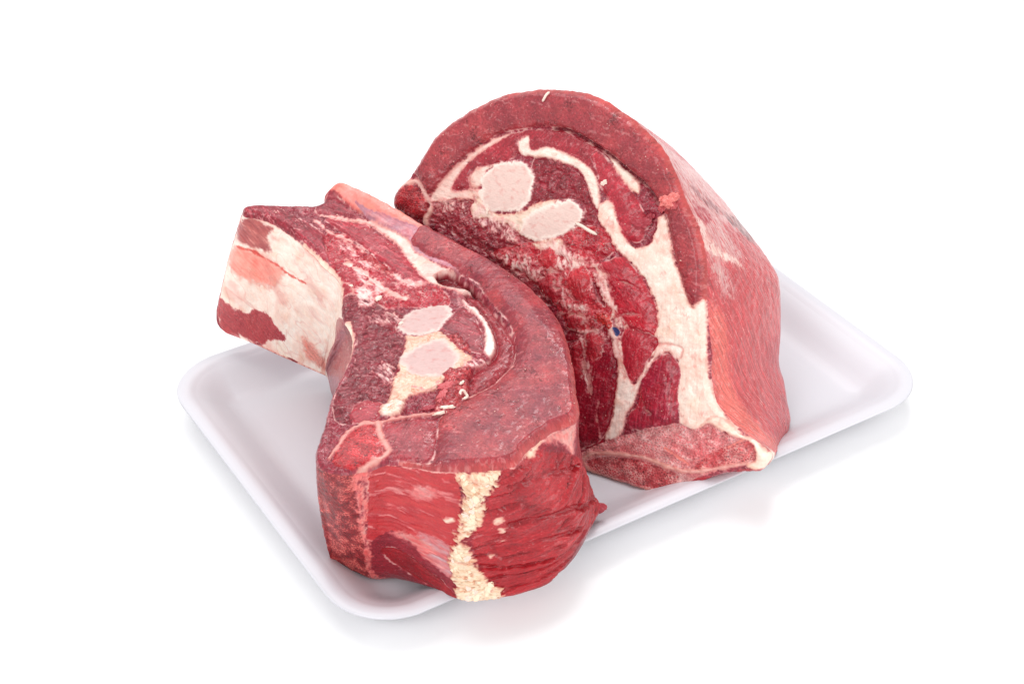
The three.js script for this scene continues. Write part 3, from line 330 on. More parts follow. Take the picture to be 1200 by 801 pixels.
// ------------------------------------------------------------------ flesh: colour (sRGB 0..1), height (mm), roughness
const out = { r: 0, g: 0, b: 0, h: 0, f: 0, q: 0.5 };                   // h: form, f: fine relief
const FASCIA = ['lean', 'wet', 'mott', 'grain'], WARM = rgb('#c98a5c'), PALE = rgb('#e8c0b6'), STAIN = rgb('#b8403c');
function flesh(o, x, y, d, nA, nB, nC) {
  const c0 = o.c0, c1 = o.c1, dr = (o.dir ?? 0) * Math.PI / 180, cs = Math.cos(dr), sn = Math.sin(dr);
  const a = cs * x + sn * y, b = -sn * x + cs * y;
  let t, k = 1, r, g, bl, h = 0, f = 0, q = 0.45;
  const tint = (c, m) => { r = mix(r, c[0], m); g = mix(g, c[1], m); bl = mix(bl, c[2], m); };
  const base = (t) => { t = clamp(t); r = mix(c0[0], c1[0], t); g = mix(c0[1], c1[1], t); bl = mix(c0[2], c1[2], t); };
  const bulge = (o.b ?? 0) * (1 - Math.exp(-Math.max(d, 0) / 4.5)) + (o.base ?? 0);
  switch (o.k) {
    case 'lean': case 'wet': {
      const ff = o.crk ? 0.55 * fbm(x / 2.3 + 0.5 * nB, y / 1.9, 3) : 0.8 * fbm(a / (o.fb ? 20 : 10) + nB * 0.6, b / (o.fb || o.k === 'wet' ? 1.8 : 1.3) + 0.8 * nA, 3);
      base(0.5 + 0.85 * nA + 0.45 * nB);
      k = 1 + 0.2 * (o.fb ?? 1) * ff + 0.17 * nC; if (o.fb) { tint(PALE, 0.2 * o.fb * smooth(0.2, 0.5, ff) * smooth(-0.2, 0.3, nB + 0.1)); f += 0.2 * ff; }
      const wx = 1.1 * fbm(x / 9 + 31, y / 9, 3) + 0.35 * noise(x / 2.2, y / 2.2 + 8), wy = 1.1 * fbm(x / 9, y / 9 + 57, 3) + 0.35 * noise(x / 2.2 + 5, y / 2.2);
      worley(a / 12 + wx + 3, b / 7 + wy);
      const gate = smooth(0.0, 0.42, fbm(x / 13 + 7, y / 13 + 21, 3) + 0.06), ln = 1 - smooth(0.01, 0.035 + 0.06 * gate, W2 - W1), ck = (o.crk ? 0.3 : 0.14) * gate;
      k *= 1 - ck * ln; f -= (o.crk ? 0.4 : 0.2) * ln * gate;
      const fine = 1 - Math.abs(fbm(x / 3.4 + wx, y / 2.6 + wy, 3)) * 3; k *= 1 - 0.1 * smooth(0.75, 1, fine); f -= 0.16 * smooth(0.7, 1, fine);
      if (o.fold) { const q1 = fbm(a / 60 + 2, b / 15 + 0.5 * nA, 2), cr = smooth(0.72, 1, 1 - Math.abs(q1) * 3.2) * smooth(-0.3, 0.3, nA + 0.4 * nB + 0.1); h += o.fold * (1.3 * q1 - 0.5 * cr); k *= 1 - 0.1 * cr; }
      const rg = 1 - Math.abs(fbm(a / 11 + 5, b / 3.2 + nB * 0.5, 3)) * 2.6;
      const m = smooth(0.84, 0.98, rg) * (o.marb ?? 0.15) * smooth(-0.2, 0.3, fbm(x / 14 + 40, y / 14, 2) + 0.05);
      tint(PALE, 0.75 * m);
      const sp = smooth(0.5, 0.62, noise(x / 0.9 + 70, y / 0.9)) * smooth(0.1, 0.4, noise(x / 5 + 9, y / 5));
      tint(PALE, 0.42 * sp);
      h += bulge + 0.45 * nB; f += 0.2 * ff + 0.13 * nC + 0.1 * m + 0.12 * sp;
      q = (o.k === 'wet' ? 0.2 : o.crk ? 0.42 : 0.36) + 0.1 * nB + 0.15 * m;
      break;
    }
    case 'mott': case 'grain': {
      const gr = o.k === 'grain', sc = gr ? 3.8 : 9;
      worley(a / sc + nB * 1.1 + 0.3 * nC, b / (sc * 0.75) + nC * 0.4 + 1.3 * fbm(x / 7 + 3, y / 7, 3)); const e = W2 - W1, cell = WR, cd = W1;
      base(0.25 + 0.7 * cell + 0.5 * nA);
      const ff = fbm(a / 5, b / 1.0, 2); k = 1 + 0.2 * ff + 0.26 * nC - (gr ? 0.3 : 0.2) * smooth(0.12, 0, e) * smooth(-0.1, 0.3, nB);
      const seam = (1 - smooth(0.02, gr ? 0.2 : 0.09 + 0.22 * smooth(-0.1, 0.4, nA + nB * 0.5), e + 0.1 * nC)) * smooth(0.0, 0.45, fbm(x / 8 + 20, y / 8, 3) + 0.22);
      tint(PALE, (o.marb ?? 0.5) * (gr ? 0.5 : 0.75) * seam);
      const fl = smooth(gr ? 0.2 : 0.34, gr ? 0.42 : 0.6, fbm(x / 2.1 + 11, y / 1.5 + 3, 2)) * smooth(-0.2, 0.3, nB + 0.1);
      tint(PALE, (o.marb ?? 0.5) * (gr ? 0.8 : 0.6) * fl);
      h = bulge + (gr ? 1.6 : 1.8) * (cell - 0.5) + (gr ? 1.2 : 1.6) * nB - (gr ? 0.8 : 1.6) * cd * cd; f = 0.35 * nC + 0.25 * seam + 0.35 * fl + 0.15 * ff;
      q = (gr ? 0.36 : 0.24) + 0.15 * seam + 0.08 * nB;
      break;
    }
    case 'fat': case 'cream': {
      const st = fbm(a / 12, b / 1.6, 3), lump = o.lump ?? 0;
      base(0.45 + 0.7 * nA + 0.5 * nB + 0.35 * st);
      k = 1 + 0.06 * st + 0.05 * nC;
      if (lump) {
        const l1 = fbm(x / 5.2 + 4, y / 4.6, 3), l2 = fbm(x / 1.9 + 14, y / 1.8 - 6, 3), cv = smooth(0.2, 0.0, Math.abs(l1 + 0.35 * l2)), hot = smooth(0.05, 0.4, fbm(x / 9 + 77, y / 9, 2));
        h += lump * (2.2 * Math.abs(l1) + 0.9 * l2); k *= 1 + 0.12 * l2; tint(WARM, (0.25 + 0.4 * hot) * cv); tint(STAIN, 0.3 * hot * cv);
      }
      if (d < 4) { const ed = smooth(2.2 + 2.4 * nB + 1.2 * nC, 0, d); tint(c1, 0.8 * ed); tint(STAIN, 0.28 * ed); }
      tint(STAIN, o.k === 'cream' ? 0.2 * smooth(0.05, 0.5, fbm(x / 26 + 50, y / 18, 3)) : 0.3 * smooth(0.16, 0.6, fbm(x / 11 + 50, y / 8 + st * 0.4, 3)));
      if (o.k === 'cream') { const v = smooth(0.93, 0.99, 1 - Math.abs(fbm(a / 34, b / 17, 2)) * 2.2); tint(STAIN, 0.16 * v); h += 0.9 * nA; }
      const fl = smooth(0.8, 1, 1 - Math.abs(fbm(a / 34 + 3, b / 9 + 8, 3)) * 2.4) * (lump || o.k !== 'fat' ? 0 : 0.35) * smooth(-0.1, 0.4, nA); k *= 1 - 0.04 * fl; tint(STAIN, 0.1 * fl); tint(WARM, 0.12 * smooth(0.1, 0.5, fbm(x / 15 - 9, y / 12, 3)));
      h += bulge + (o.k === 'fat' ? 0.9 : 0.5) * nB - 0.5 * fl; f = 0.2 * st + 0.14 * nC - 0.15 * fl;
      q = 0.46 + 0.12 * nB;
      break;
    }
    case 'bone': {
      base(smooth(4.2, 0.6, d + 1.2 * nB) * 0.95 + 0.25 * nA);
      const so = fbm(x / 5 + 12, y / 4, 4);
      k = 1 + 0.03 * nC + 0.07 * fbm(x / 6, y / 0.6, 2); tint(STAIN, 0.2 * smooth(0.05, 0.55, so) * smooth(0.5, 4, d));
      const pore = 0;
      h = bulge + 0.15 * nB; f = 0.06 * nC - 0.15 * pore; q = 0.5;
      break;
    }
    case 'spongy': {
      worley(x / 1.9 + nC * 0.6, y / 1.5 + nB * 0.7);
      const tr = smooth(0.34, 0.05, W2 - W1 + 0.1 * nC);
      base((o.scr ? 0.3 : 0.08) + 1.1 * tr * smooth(-0.35, 0.4, nB + 0.5 * nA) + 0.6 * nA);
      const gp = smooth(-0.3, 0.35, fbm(x / 7 + 90, y / 5, 3)); k = 1 - (o.scr ? 0.24 : 0.42) * gp * smooth(0.42, 0.05, W1) + 0.22 * nC + 0.2 * nB;
      if (o.scr) { const s2 = fbm(x / 1.4 + 5, y / 1.4, 2); tint(PALE, 0.45 * smooth(0.05, 0.5, s2 * 0.6 + 0.8 * fbm(a / 12, b / 2.5 + 8, 3))); }
      h = bulge + 0.5 * nB; f = 0.3 * tr + 0.25 * nC; q = o.wet ? 0.3 : 0.5;
      break;
    }
    case 'memb': {
      const st = fbm(a / 10 + nB * 0.5, b / 2.1 + nA, 3), s2 = fbm(a / 22 + 0.4 * nB, b / 6 + nA, 3);
      base(0.5 + 0.8 * s2 + 0.5 * nB + 0.3 * st);
      k = 1 + 0.14 * st + 0.06 * nC;
      const m = smooth(0.08, 0.5, s2 * 0.8 + st * 0.5 + 0.3 * nA); tint(PALE, (o.gl ? 0.5 : 0.3) * m); tint(STAIN, (o.gl ? 0.3 : 0.1) * smooth(0.1, 0.5, -s2 + 0.4 * nB));
      h = bulge + 0.5 * nB + 0.5 * s2; f = 0.18 * st + 0.08 * nC; q = (o.gl ? 0.26 : 0.38) + 0.1 * nB;
      break;
    }
    case 'flank': {
      const st = fbm(a / 22 + nB * 0.25, b / 1.25, 3), s2 = fbm(a / 9, b / 2.6, 3);
      base(0.5 + 0.7 * nA + 0.5 * s2 + 0.35 * st);
      k = 1 + 0.3 * st + 0.1 * nC + 0.16 * s2;
      const s3 = fbm(a / 18 + 9 + 0.5 * nB, b / 1.7 + 30, 3), m = 1.3 * smooth(0.82, 0.98, 1 - Math.abs(s3) * 2.6) * smooth(-0.2, 0.35, s2 + 0.6 * nA + 0.1); tint(PALE, 0.42 * m);
      h = bulge + 0.7 * nB + 0.5 * nA; f = 0.25 * st + 0.1 * nC + 0.14 * m; q = 0.4 + 0.1 * nB;
      break;
    }
    case 'rag': {
      worley(x / 2.6 + nB * 0.7, y / 2.2 + nC * 0.4);
      base(0.4 + 0.9 * WR - 0.3 + 0.6 * nB); k = 1 + 0.25 * nC - 0.25 * smooth(0.15, 0, W2 - W1); tint(PALE, 0.7 * smooth(0.2, 0.5, fbm(x / 2.4, y / 2.4, 2)));
      h = bulge + 1.6 * (WR - 0.3) - 1.1 * W1 + 0.7 * nB; f = 0.3 * nC; q = 0.3;
      break;
    }
    default: base(0.5 + nB); h = bulge; q = 0.4;
  }
  out.r = r * k; out.g = g * k; out.b = bl * k; out.h = h; out.f = f; out.q = q;
}

// a sheet of flesh: colour, relief and gloss on a raster in millimetres, plus which region each spot belongs to
function sheet({ x0, y0, w, h, res, base, regions, dist, off }) {
  const nx = Math.min(2048, Math.ceil(w / res)), ny = Math.min(2048, Math.ceil(h / res)), sx = w / nx, sy = h / ny;
  const col = new Uint8Array(nx * ny * 4), aux = new Uint8Array(nx * ny * 4), H = new Float32Array(nx * ny), id = new Uint8Array(nx * ny);
  const prep = (o) => ({ ...o, c0: rgb(o.c0), c1: rgb(o.c1), edge: o.edge && rgb(o.edge) });
  const B = prep(base);
  const R = regions.map((o) => {
    const q = prep(o), closed = !o.sw, dr = (o.dir ?? 0) * Math.PI / 180; q.cs = Math.cos(dr); q.sn = Math.sin(dr);
    q.P = flat(catmull(pairs(o.p), 5, closed)); q.closed = closed;
    const xs = q.P.filter((_, i) => !(i & 1)), ys = q.P.filter((_, i) => i & 1), m = 7 + (o.sw ?? 0);
    q.bb = [Math.min(...xs) - m, Math.max(...xs) + m, Math.min(...ys) - m, Math.max(...ys) + m];
    return q;
  });
  for (let j = 0; j < ny; j++) for (let i = 0; i < nx; i++) {
    const x = x0 + (i + 0.5) * sx, y = y0 + (j + 0.5) * sy, at = j * nx + i, dO = dist ? dist(x, y) : 99;
    if (dO < -3) continue;
    const X = x + off, Y = y + off * 0.7;
    const nA = fbm(X / 24, Y / 24, 3), nB = fbm(X / 6.5, Y / 6.5, 3), nC = fbm(X / 1.5, Y / 1.5, 2), nE = fbm(X / 3.1 + 33, Y / 3.1, 2);
    flesh(B, X, Y, 9, nA, nB, nC);
    let { r, g, b, h: hh, f, q } = out, label = 0, ed = B.edge;
    for (let n = 0; n < R.length; n++) {
      const o = R[n]; if (x < o.bb[0] || x > o.bb[1] || y < o.bb[2] || y > o.bb[3]) continue;
      let d = polyDistance(o.P, x, y, o.closed);
      if (!o.closed) { d = (o.sw) * (1 + 0.5 * nB) + d; }
      d += (o.j ?? 1) * (nB * 1.1 + nE * 0.9 + nC * 0.4);
      const wc = o.w ?? (o.k === 'fat' || o.k === 'bone' ? 0.85 : 0.4), m0 = smooth(-wc, wc, d), wh = o.sw ? 0.8 : 1.1, mh0 = smooth(-wh, wh, d), al = o.al ? clamp(o.al + 1.3 * fbm((o.cs * x + o.sn * y) / 7, (o.cs * y - o.sn * x) / 1.9 + nB, 3) + 0.7 * nB + 0.25 * nC) : 1, m = m0 * al, mh = mh0 * al;
      if (mh <= 0 && m <= 0) continue;
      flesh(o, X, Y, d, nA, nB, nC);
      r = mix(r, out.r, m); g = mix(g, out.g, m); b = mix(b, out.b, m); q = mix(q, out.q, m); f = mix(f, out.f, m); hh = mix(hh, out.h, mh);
      if (wc < 1 && d < 2 && FASCIA.includes(o.k)) {                        // the silvery skin between two muscles
        const fa = 0.75 * smooth(0.95 + 0.7 * nE, 0.1, Math.abs(d)) * smooth(-0.22, 0.3, fbm(X / 8 + 66, Y / 8, 2) + 0.25 * nE) * al;
        r = mix(r, PALE[0], fa); g = mix(g, PALE[1], fa); b = mix(b, PALE[2], fa); f += 0.15 * fa;
      }
      if (m > 0.5) { label = n + 1; ed = o.edge; }
    }
    if (ed && dO < 9) { const m = 0.4 * smooth(4.5 + 4 * nB, 0.3, dO); r = mix(r, ed[0], m); g = mix(g, ed[1], m); b = mix(b, ed[2], m); }
    if (dist && !(label && ['bone', 'fat', 'cream'].includes(R[label - 1].k))) {                  // thin film, crumbs of fat from the saw, blotches
      const film = 0.3 * smooth(0.12, 0.5, fbm(X / 10 + 3 * nB, Y / 4 + 60, 3)), fl = smooth(0.5, 0.66, noise(X / 1.1 + 200, Y / 0.9)) * smooth(0.12, 0.4, fbm(X / 9 + 150, Y / 9, 2)), m = Math.max(film, 0.6 * fl), tone = 1 + 0.14 * fbm(X / 9 - 40, Y / 9, 3);
      r = mix(r * tone, PALE[0], m); g = mix(g * tone, PALE[1], m); b = mix(b * tone, PALE[2], m); f += 0.2 * fl; q -= 0.08 * film;
    }
    H[at] = hh + 0.5 * f; id[at] = label;
    col[4 * at] = 255 * clamp(r); col[4 * at + 1] = 255 * clamp(g); col[4 * at + 2] = 255 * clamp(b); col[4 * at + 3] = 255;
    aux[4 * at] = 255 * clamp(0.5 + f * 0.5); aux[4 * at + 1] = 255 * clamp(q, 0.12, 0.9); aux[4 * at + 3] = 255;
  }
  const tex = (data, srgb) => {
    const t = new THREE.DataTexture(data, nx, ny, THREE.RGBAFormat);
    t.magFilter = t.minFilter = THREE.LinearFilter; if (srgb) t.colorSpace = THREE.SRGBColorSpace; t.needsUpdate = true; return t;
  };
  const a = tex(aux);
  const material = new THREE.MeshPhysicalMaterial({ map: tex(col, true), bumpMap: a, bumpScale: 0.002, roughnessMap: a, roughness: 1, specularIntensity: 0.45, clearcoat: 0.42, clearcoatRoughness: 0.15 });
  const spot = (x, y) => Math.round(clamp((y - y0) / sy - 0.5, 0, ny - 1)) * nx + Math.round(clamp((x - x0) / sx - 0.5, 0, nx - 1));
  const height = (x, y) => {
    const u = clamp((x - x0) / sx - 0.5, 0, nx - 1.001), v = clamp((y - y0) / sy - 0.5, 0, ny - 1.001), i = Math.floor(u), j = Math.floor(v), fx = u - i, fy = v - j, k = j * nx + i;
    return (H[k] * (1 - fx) + H[k + 1] * fx) * (1 - fy) + (H[k + nx] * (1 - fx) + H[k + nx + 1] * fx) * fy;
  };
  return { material, height, label: (x, y) => id[spot(x, y)], uv: (x, y) => [(x - x0) / (nx * sx), (y - y0) / (ny * sy)] };
}

// one mesh per region out of a triangle soup with shared vertices
function splitParts(pos, nrm, uvs, tris, labels, names, material, parent, tidy) {
  // pieces that do not touch become parts of their own; specks join the region round them
  const components = () => {
    const groups = new Map(), res = [];
    for (let t = 0; t < labels.length; t++) { if (!groups.has(labels[t])) groups.set(labels[t], []); groups.get(labels[t]).push(t); }
    for (const [lab, list] of [...groups].sort((a, b) => a[0] - b[0])) {
      const up = new Map(), find = (v) => { while (up.get(v) !== v) { up.set(v, up.get(up.get(v))); v = up.get(v); } return v; };
      for (const t of list) { for (let k = 0; k < 3; k++) if (!up.has(tris[3 * t + k])) up.set(tris[3 * t + k], tris[3 * t + k]); const a = find(tris[3 * t]); up.set(find(tris[3 * t + 1]), a); up.set(find(tris[3 * t + 2]), find(a)); }
      const comp = new Map(); for (const t of list) { const c = find(tris[3 * t]); if (!comp.has(c)) comp.set(c, []); comp.get(c).push(t); }
      for (const c of comp.values()) res.push([lab, c]);
    }
    return res;
  };
  const around = new Map();
  for (let t = 0; t < labels.length; t++) for (let k = 0; k < 3; k++) { const v = tris[3 * t + k]; if (!around.has(v)) around.set(v, []); around.get(v).push(t); }
  for (let pass = 0; pass < 3; pass++) for (const [lab, c] of components()) {
    if (c.length > (pass ? 130 : 60)) continue;
    const count = new Map();
    for (const t of c) for (let k = 0; k < 3; k++) for (const q of around.get(tris[3 * t + k])) if (labels[q] !== lab) count.set(labels[q], (count.get(labels[q]) ?? 0) + 1);
    let best = lab, most = 0; for (const [l, n] of count) if (n > most) { best = l; most = n; }
    for (const t of c) labels[t] = best;
  }
  const jobs = components();
  for (const [lab, list] of jobs) {
    const map = new Map(), P = [], Nn = [], U = [], I = [];
    for (const t of list) for (let k = 0; k < 3; k++) {
      const v = tris[3 * t + k];
      if (!map.has(v)) { map.set(v, map.size); P.push(pos[3 * v], pos[3 * v + 1], pos[3 * v + 2]); Nn.push(nrm[3 * v], nrm[3 * v + 1], nrm[3 * v + 2]); U.push(uvs[2 * v], uvs[2 * v + 1]); }
      I.push(map.get(v));
    }
    const g = new THREE.BufferGeometry();
    g.setAttribute('position', new THREE.Float32BufferAttribute(P, 3)); g.setAttribute('normal', new THREE.Float32BufferAttribute(Nn, 3)); g.setAttribute('uv', new THREE.Float32BufferAttribute(U, 2));
    g.setIndex(I);
    const m = new THREE.Mesh(g, material); m.name = names[lab]; m.castShadow = m.receiveShadow = true; parent.add(m);
  }
}
function vertexNormals(pos, tris) {
  const n = new Float32Array(pos.length);
  for (let t = 0; t < tris.length; t += 3) {
    const a = 3 * tris[t], b = 3 * tris[t + 1], c = 3 * tris[t + 2];
    const ux = pos[b] - pos[a], uy = pos[b + 1] - pos[a + 1], uz = pos[b + 2] - pos[a + 2], vx = pos[c] - pos[a], vy = pos[c + 1] - pos[a + 1], vz = pos[c + 2] - pos[a + 2];
    const x = uy * vz - uz * vy, y = uz * vx - ux * vz, z = ux * vy - uy * vx;
    for (const i of [a, b, c]) { n[i] += x; n[i + 1] += y; n[i + 2] += z; }
  }
  for (let i = 0; i < n.length; i += 3) { const l = Math.hypot(n[i], n[i + 1], n[i + 2]) || 1; n[i] /= l; n[i + 1] /= l; n[i + 2] /= l; }
  return n;
}

// ------------------------------------------------------------------ a cut of meat: sawn face + flank round it + far side
// F: frame {O, U, V, N} in metres, m: broad swellings of the cut plane [u, v, ru, rv, angle, mm]
function cutOfMeat(root, F, ctrl, faceBase, faceRegions, sideBase, sideRegions, off) {
  const M = 20, STEP = 0.85, ROWS = 104, DEP = 120, RIM = 3.6;
  const dense = catmull(ctrl, M), n = dense.length, P = flat(dense.map((c) => [c[0], c[1]]));
  const cum = [0]; for (let i = 0; i < n; i++) { const a = dense[i], b = dense[(i + 1) % n]; cum.push(cum[i] + Math.hypot(b[0] - a[0], b[1] - a[1])); }
  let x0 = 1e9, x1 = -1e9, y0 = 1e9, y1 = -1e9;
  for (const c of dense) { x0 = Math.min(x0, c[0]); x1 = Math.max(x1, c[0]); y0 = Math.min(y0, c[1]); y1 = Math.max(y1, c[1]); }
  x0 -= 4; y0 -= 4; x1 += 4; y1 += 4;
  const nx = Math.ceil((x1 - x0) / STEP) + 1, ny = Math.ceil((y1 - y0) / STEP) + 1, D = new Float32Array(nx * ny);
  for (let j = 0; j < ny; j++) for (let i = 0; i < nx; i++) { const x = x0 + i * STEP, y = y0 + j * STEP; D[j * nx + i] = polyDistance(P, x, y) + 0.8 * fbm(x / 5 + off, y / 5, 3) + 1.2 * fbm(x / 17 - off, y / 17, 2); }
  const dist = (x, y) => { const u = clamp((x - x0) / STEP, 0, nx - 1.01), v = clamp((y - y0) / STEP, 0, ny - 1.01), i = Math.floor(u), j = Math.floor(v), a = u - i, b = v - j, k = j * nx + i; return (D[k] * (1 - a) + D[k + 1] * a) * (1 - b) + (D[k + nx] * (1 - a) + D[k + nx + 1] * a) * b; };
  const S = sheet({ x0, y0, w: x1 - x0, h: y1 - y0, res: 0.3, base: faceBase, regions: faceRegions, dist, off });
  const broad = (x, y) => { let h = 0; for (const [mu, mv, ru, rv, an, am] of F.m) { const c = Math.cos(an * Math.PI / 180), s = Math.sin(an * Math.PI / 180), a = (c * (x - mu) + s * (y - mv)) / ru, b = (-s * (x - mu) + c * (y - mv)) / rv; h += am * Math.exp(-a * a - b * b); } return h; };
  const place = (x, y, h) => [0, 1, 2].map((k) => F.O[k] + (x * F.U[k] + y * F.V[k] + h * F.N[k]) / 1000);
  // the face: marching squares so that its border lies on the outline
  const pos = [], uvs = [], tris = [], lab = [], vid = new Map(), rim = [];
  const point = (x, y) => {
    const d = Math.max(0, dist(x, y)), e = d < RIM ? RIM * (1 - Math.sqrt(Math.max(0, 1 - (1 - d / RIM) ** 2))) : 0, keep = smooth(0, 5, d) * 0.75 + 0.25;
    pos.push(...place(x, y, broad(x, y) + S.height(x, y) * keep - e)); uvs.push(...S.uv(x, y)); rim.push(x, y); return pos.length / 3 - 1;
  };
  const grid = (i, j) => { const k = 'g' + (j * nx + i); if (!vid.has(k)) vid.set(k, point(x0 + i * STEP, y0 + j * STEP)); return vid.get(k); };
  const cross = (i, j, p, q) => {
    const A = j * nx + i, B = q * nx + p, k = A < B ? A + '_' + B : B + '_' + A;
    if (!vid.has(k)) { const t = clamp(D[A] / (D[A] - D[B]), 0.04, 0.96); vid.set(k, point(x0 + mix(i, p, t) * STEP, y0 + mix(j, q, t) * STEP)); }
    return vid.get(k);
  };
  const next = new Map();
  for (let j = 0; j < ny - 1; j++) for (let i = 0; i < nx - 1; i++) {
    const C = [[i, j], [i + 1, j], [i + 1, j + 1], [i, j + 1]], poly = [], onEdge = [];
    for (let k = 0; k < 4; k++) {
      const [a, b] = C[k], [c, d] = C[(k + 1) % 4], ia = D[b * nx + a] > 0, ib = D[d * nx + c] > 0;
      if (ia) poly.push(grid(a, b));
      if (ia !== ib) { const v = cross(a, b, c, d); poly.push(v); onEdge.push([v, ia]); }
    }
    if (poly.length < 3) continue;
    const L = S.label(x0 + (i + 0.5) * STEP, y0 + (j + 0.5) * STEP);
    for (let k = 1; k < poly.length - 1; k++) { tris.push(poly[0], poly[k], poly[k + 1]); lab.push(L); }
    if (onEdge.length === 2) { const [o, q] = onEdge[0][1] ? onEdge : [onEdge[1], onEdge[0]]; next.set(o[0], q[0]); }
  }
  const nrm = vertexNormals(pos, tris);
  splitParts(pos, nrm, uvs, tris, lab, [faceBase.n, ...faceRegions.map((o) => o.n)], S.material, root);
  // the border loop, longest one, from the seam of the outline on
  let loop = [];
  const seen = new Set();
  for (const s of next.keys()) { if (seen.has(s)) continue; const l = []; let v = s; while (v !== undefined && !seen.has(v)) { seen.add(v); l.push(v); v = next.get(v); } if (l.length > loop.length) loop = l; }
  const sOf = loop.map((v) => { polyDistance(P, rim[2 * v], rim[2 * v + 1]); return (segAt + segT) % n; });
  // outline order may run against the loop
  let turn = 0; for (let k = 0; k < loop.length; k++) { const d = sOf[(k + 1) % loop.length] - sOf[k]; if (Math.abs(d) < n / 2) turn += d; }
  if (turn < 0) { loop.reverse(); sOf.reverse(); }
  let st = 0; for (let k = 0; k < loop.length; k++) if (sOf[k] < sOf[st]) st = k;
  loop = [...loop.slice(st), ...loop.slice(0, st)]; const ss = [...sOf.slice(st), ...sOf.slice(0, st)];
  for (let k = 1; k < ss.length; k++) ss[k] = Math.max(ss[k], ss[k - 1]);      // keep it monotone
  loop.push(loop[0]); ss.push(n);
  const per = cum[n], SS = sheet({ x0: 0, y0: 0, w: per, h: DEP, res: 0.42, base: sideBase, regions: sideRegions, off: off + 91 });
  const m = loop.length, sp = new Float32Array(m * ROWS * 3), suv = [], sx = [], stri = [], slab = [];
  const cen = [0, 0, 0]; for (const c of dense) for (let k = 0; k < 3; k++) cen[k] += c[5 + k] / 1000 / n;
  for (let i = 0; i < m; i++) {
    const s = ss[i] % n, a = Math.floor(s), f = s - a, ca = dense[a], cb = dense[(a + 1) % n], v = loop[i], arc = i === m - 1 ? per : mix(cum[a], cum[a + 1], f);
    for (let r = 0; r < ROWS; r++) {
      const t = r / (ROWS - 1), w0 = (1 - t) * (1 - 2 * t), w1 = 4 * t * (1 - t), w2 = t * (2 * t - 1), at = 3 * (i * ROWS + r), e = t > 0.88 ? 0.035 * (1 - Math.sqrt(1 - ((t - 0.88) / 0.12) ** 2)) : 0;
      for (let k = 0; k < 3; k++) { const q = w0 * pos[3 * v + k] + w1 * mix(ca[2 + k], cb[2 + k], f) / 1000 + w2 * mix(ca[5 + k], cb[5 + k], f) / 1000; sp[at + k] = mix(q, cen[k], e); }
      suv.push(...SS.uv(arc, t * DEP)); sx.push(arc, t * DEP);
    }
  }
  for (let i = 0; i < m - 1; i++) for (let r = 0; r < ROWS - 1; r++) {
    const a = i * ROWS + r, b = a + ROWS, L = SS.label((sx[2 * a] + sx[2 * b]) / 2, sx[2 * a + 1] + 0.5 * DEP / ROWS);
    stri.push(a, a + 1, b, b, a + 1, b + 1); slab.push(L, L);
  }
  let sn = vertexNormals(sp, stri);
  // make the normals point outward, whichever way the outline runs
  let sum = 0; for (let i = 0; i < m; i += 7) { const k = 3 * (i * ROWS + 40); for (let q = 0; q < 3; q++) sum += sn[k + q] * (sp[k + q] - cen[q]); }
  if (sum < 0) { for (let i = 0; i < stri.length; i += 3) [stri[i + 1], stri[i + 2]] = [stri[i + 2], stri[i + 1]]; sn = vertexNormals(sp, stri); }
  for (let i = 0; i < m; i++) { const q = i === m - 1 ? 0 : i; for (let r = 0; r < ROWS; r++) {
    const k = 3 * (i * ROWS + r), t = r / (ROWS - 1), kk = 3 * (q * ROWS + r), h = SS.height(sx[2 * (q * ROWS + r)], t * DEP) / 1000 * smooth(0, 0.035, t) * smooth(1, 0.93, t);
    for (let c = 0; c < 3; c++) sp[k + c] += (q === i ? sn[kk + c] : sn[kk + c]) * h;
    sp[k + 1] = Math.max(sp[k + 1], 0.0088);
  } }
  const fn = vertexNormals(sp, stri);
  for (let r = 0; r < ROWS; r++) { const a = 3 * r, b = 3 * ((m - 1) * ROWS + r); for (let c = 0; c < 3; c++) { const q = fn[a + c] + fn[b + c]; fn[a + c] = fn[b + c] = q; } }
  splitParts(sp, fn, suv, stri, slab, [sideBase.n, ...sideRegions.map((o) => o.n)], SS.material, root);
  // the far side, out of sight of the lens: closed over the last ring
  const bp = [], bu = [], bt = [], flat2 = [];
  for (let i = 0; i < m - 1; i += 3) {
    const k = 3 * (i * ROWS + ROWS - 1), q = [sp[k], sp[k + 1], sp[k + 2]], e = q.map((v, c) => v - F.O[c]);
    bp.push(...q); bu.push(0.5 + (q[0] - cen[0]), 0.5 + (q[1] - cen[1]));
    flat2.push(new THREE.Vector2(e[0] * F.U[0] + e[1] * F.U[1] + e[2] * F.U[2], e[0] * F.V[0] + e[1] * F.V[1] + e[2] * F.V[2]));
  }
  for (const t of THREE.ShapeUtils.triangulateShape(flat2, [])) bt.push(...t);
  splitParts(bp, vertexNormals(bp, bt), bu, bt, new Array(bt.length / 3).fill(0), ['far_cut'], SS.material, root);
  const local = (x, y, up = 0) => place(x, y, broad(x, y) + S.height(x, y) + up);
  const onSide = (arc, dep) => {                                           // a point of the finished flank, with its normal
    let i = 0; while (i < m - 1 && sx[2 * i * ROWS] < arc) i++;
    const k = 3 * (i * ROWS + Math.round(dep / DEP * (ROWS - 1))); return [[sp[k], sp[k + 1], sp[k + 2]], [fn[k], fn[k + 1], fn[k + 2]]];
  };
  return { local, onSide, dist, S, box: [x0, x1, y0, y1] };
}

// ------------------------------------------------------------------ the table: one white sheet
function structure(o, name) { o.name = name; o.userData.kind = 'structure'; o.receiveShadow = true; scene.add(o); return o; }
{
  const g = new THREE.PlaneGeometry(14, 14); g.rotateX(-Math.PI / 2); g.translate(0, 0.002, 0);
  structure(new THREE.Mesh(g, new THREE.MeshStandardMaterial({ color: new THREE.Color(0.88, 0.88, 0.885), roughness: 0.75 })), 'table_surface');
}

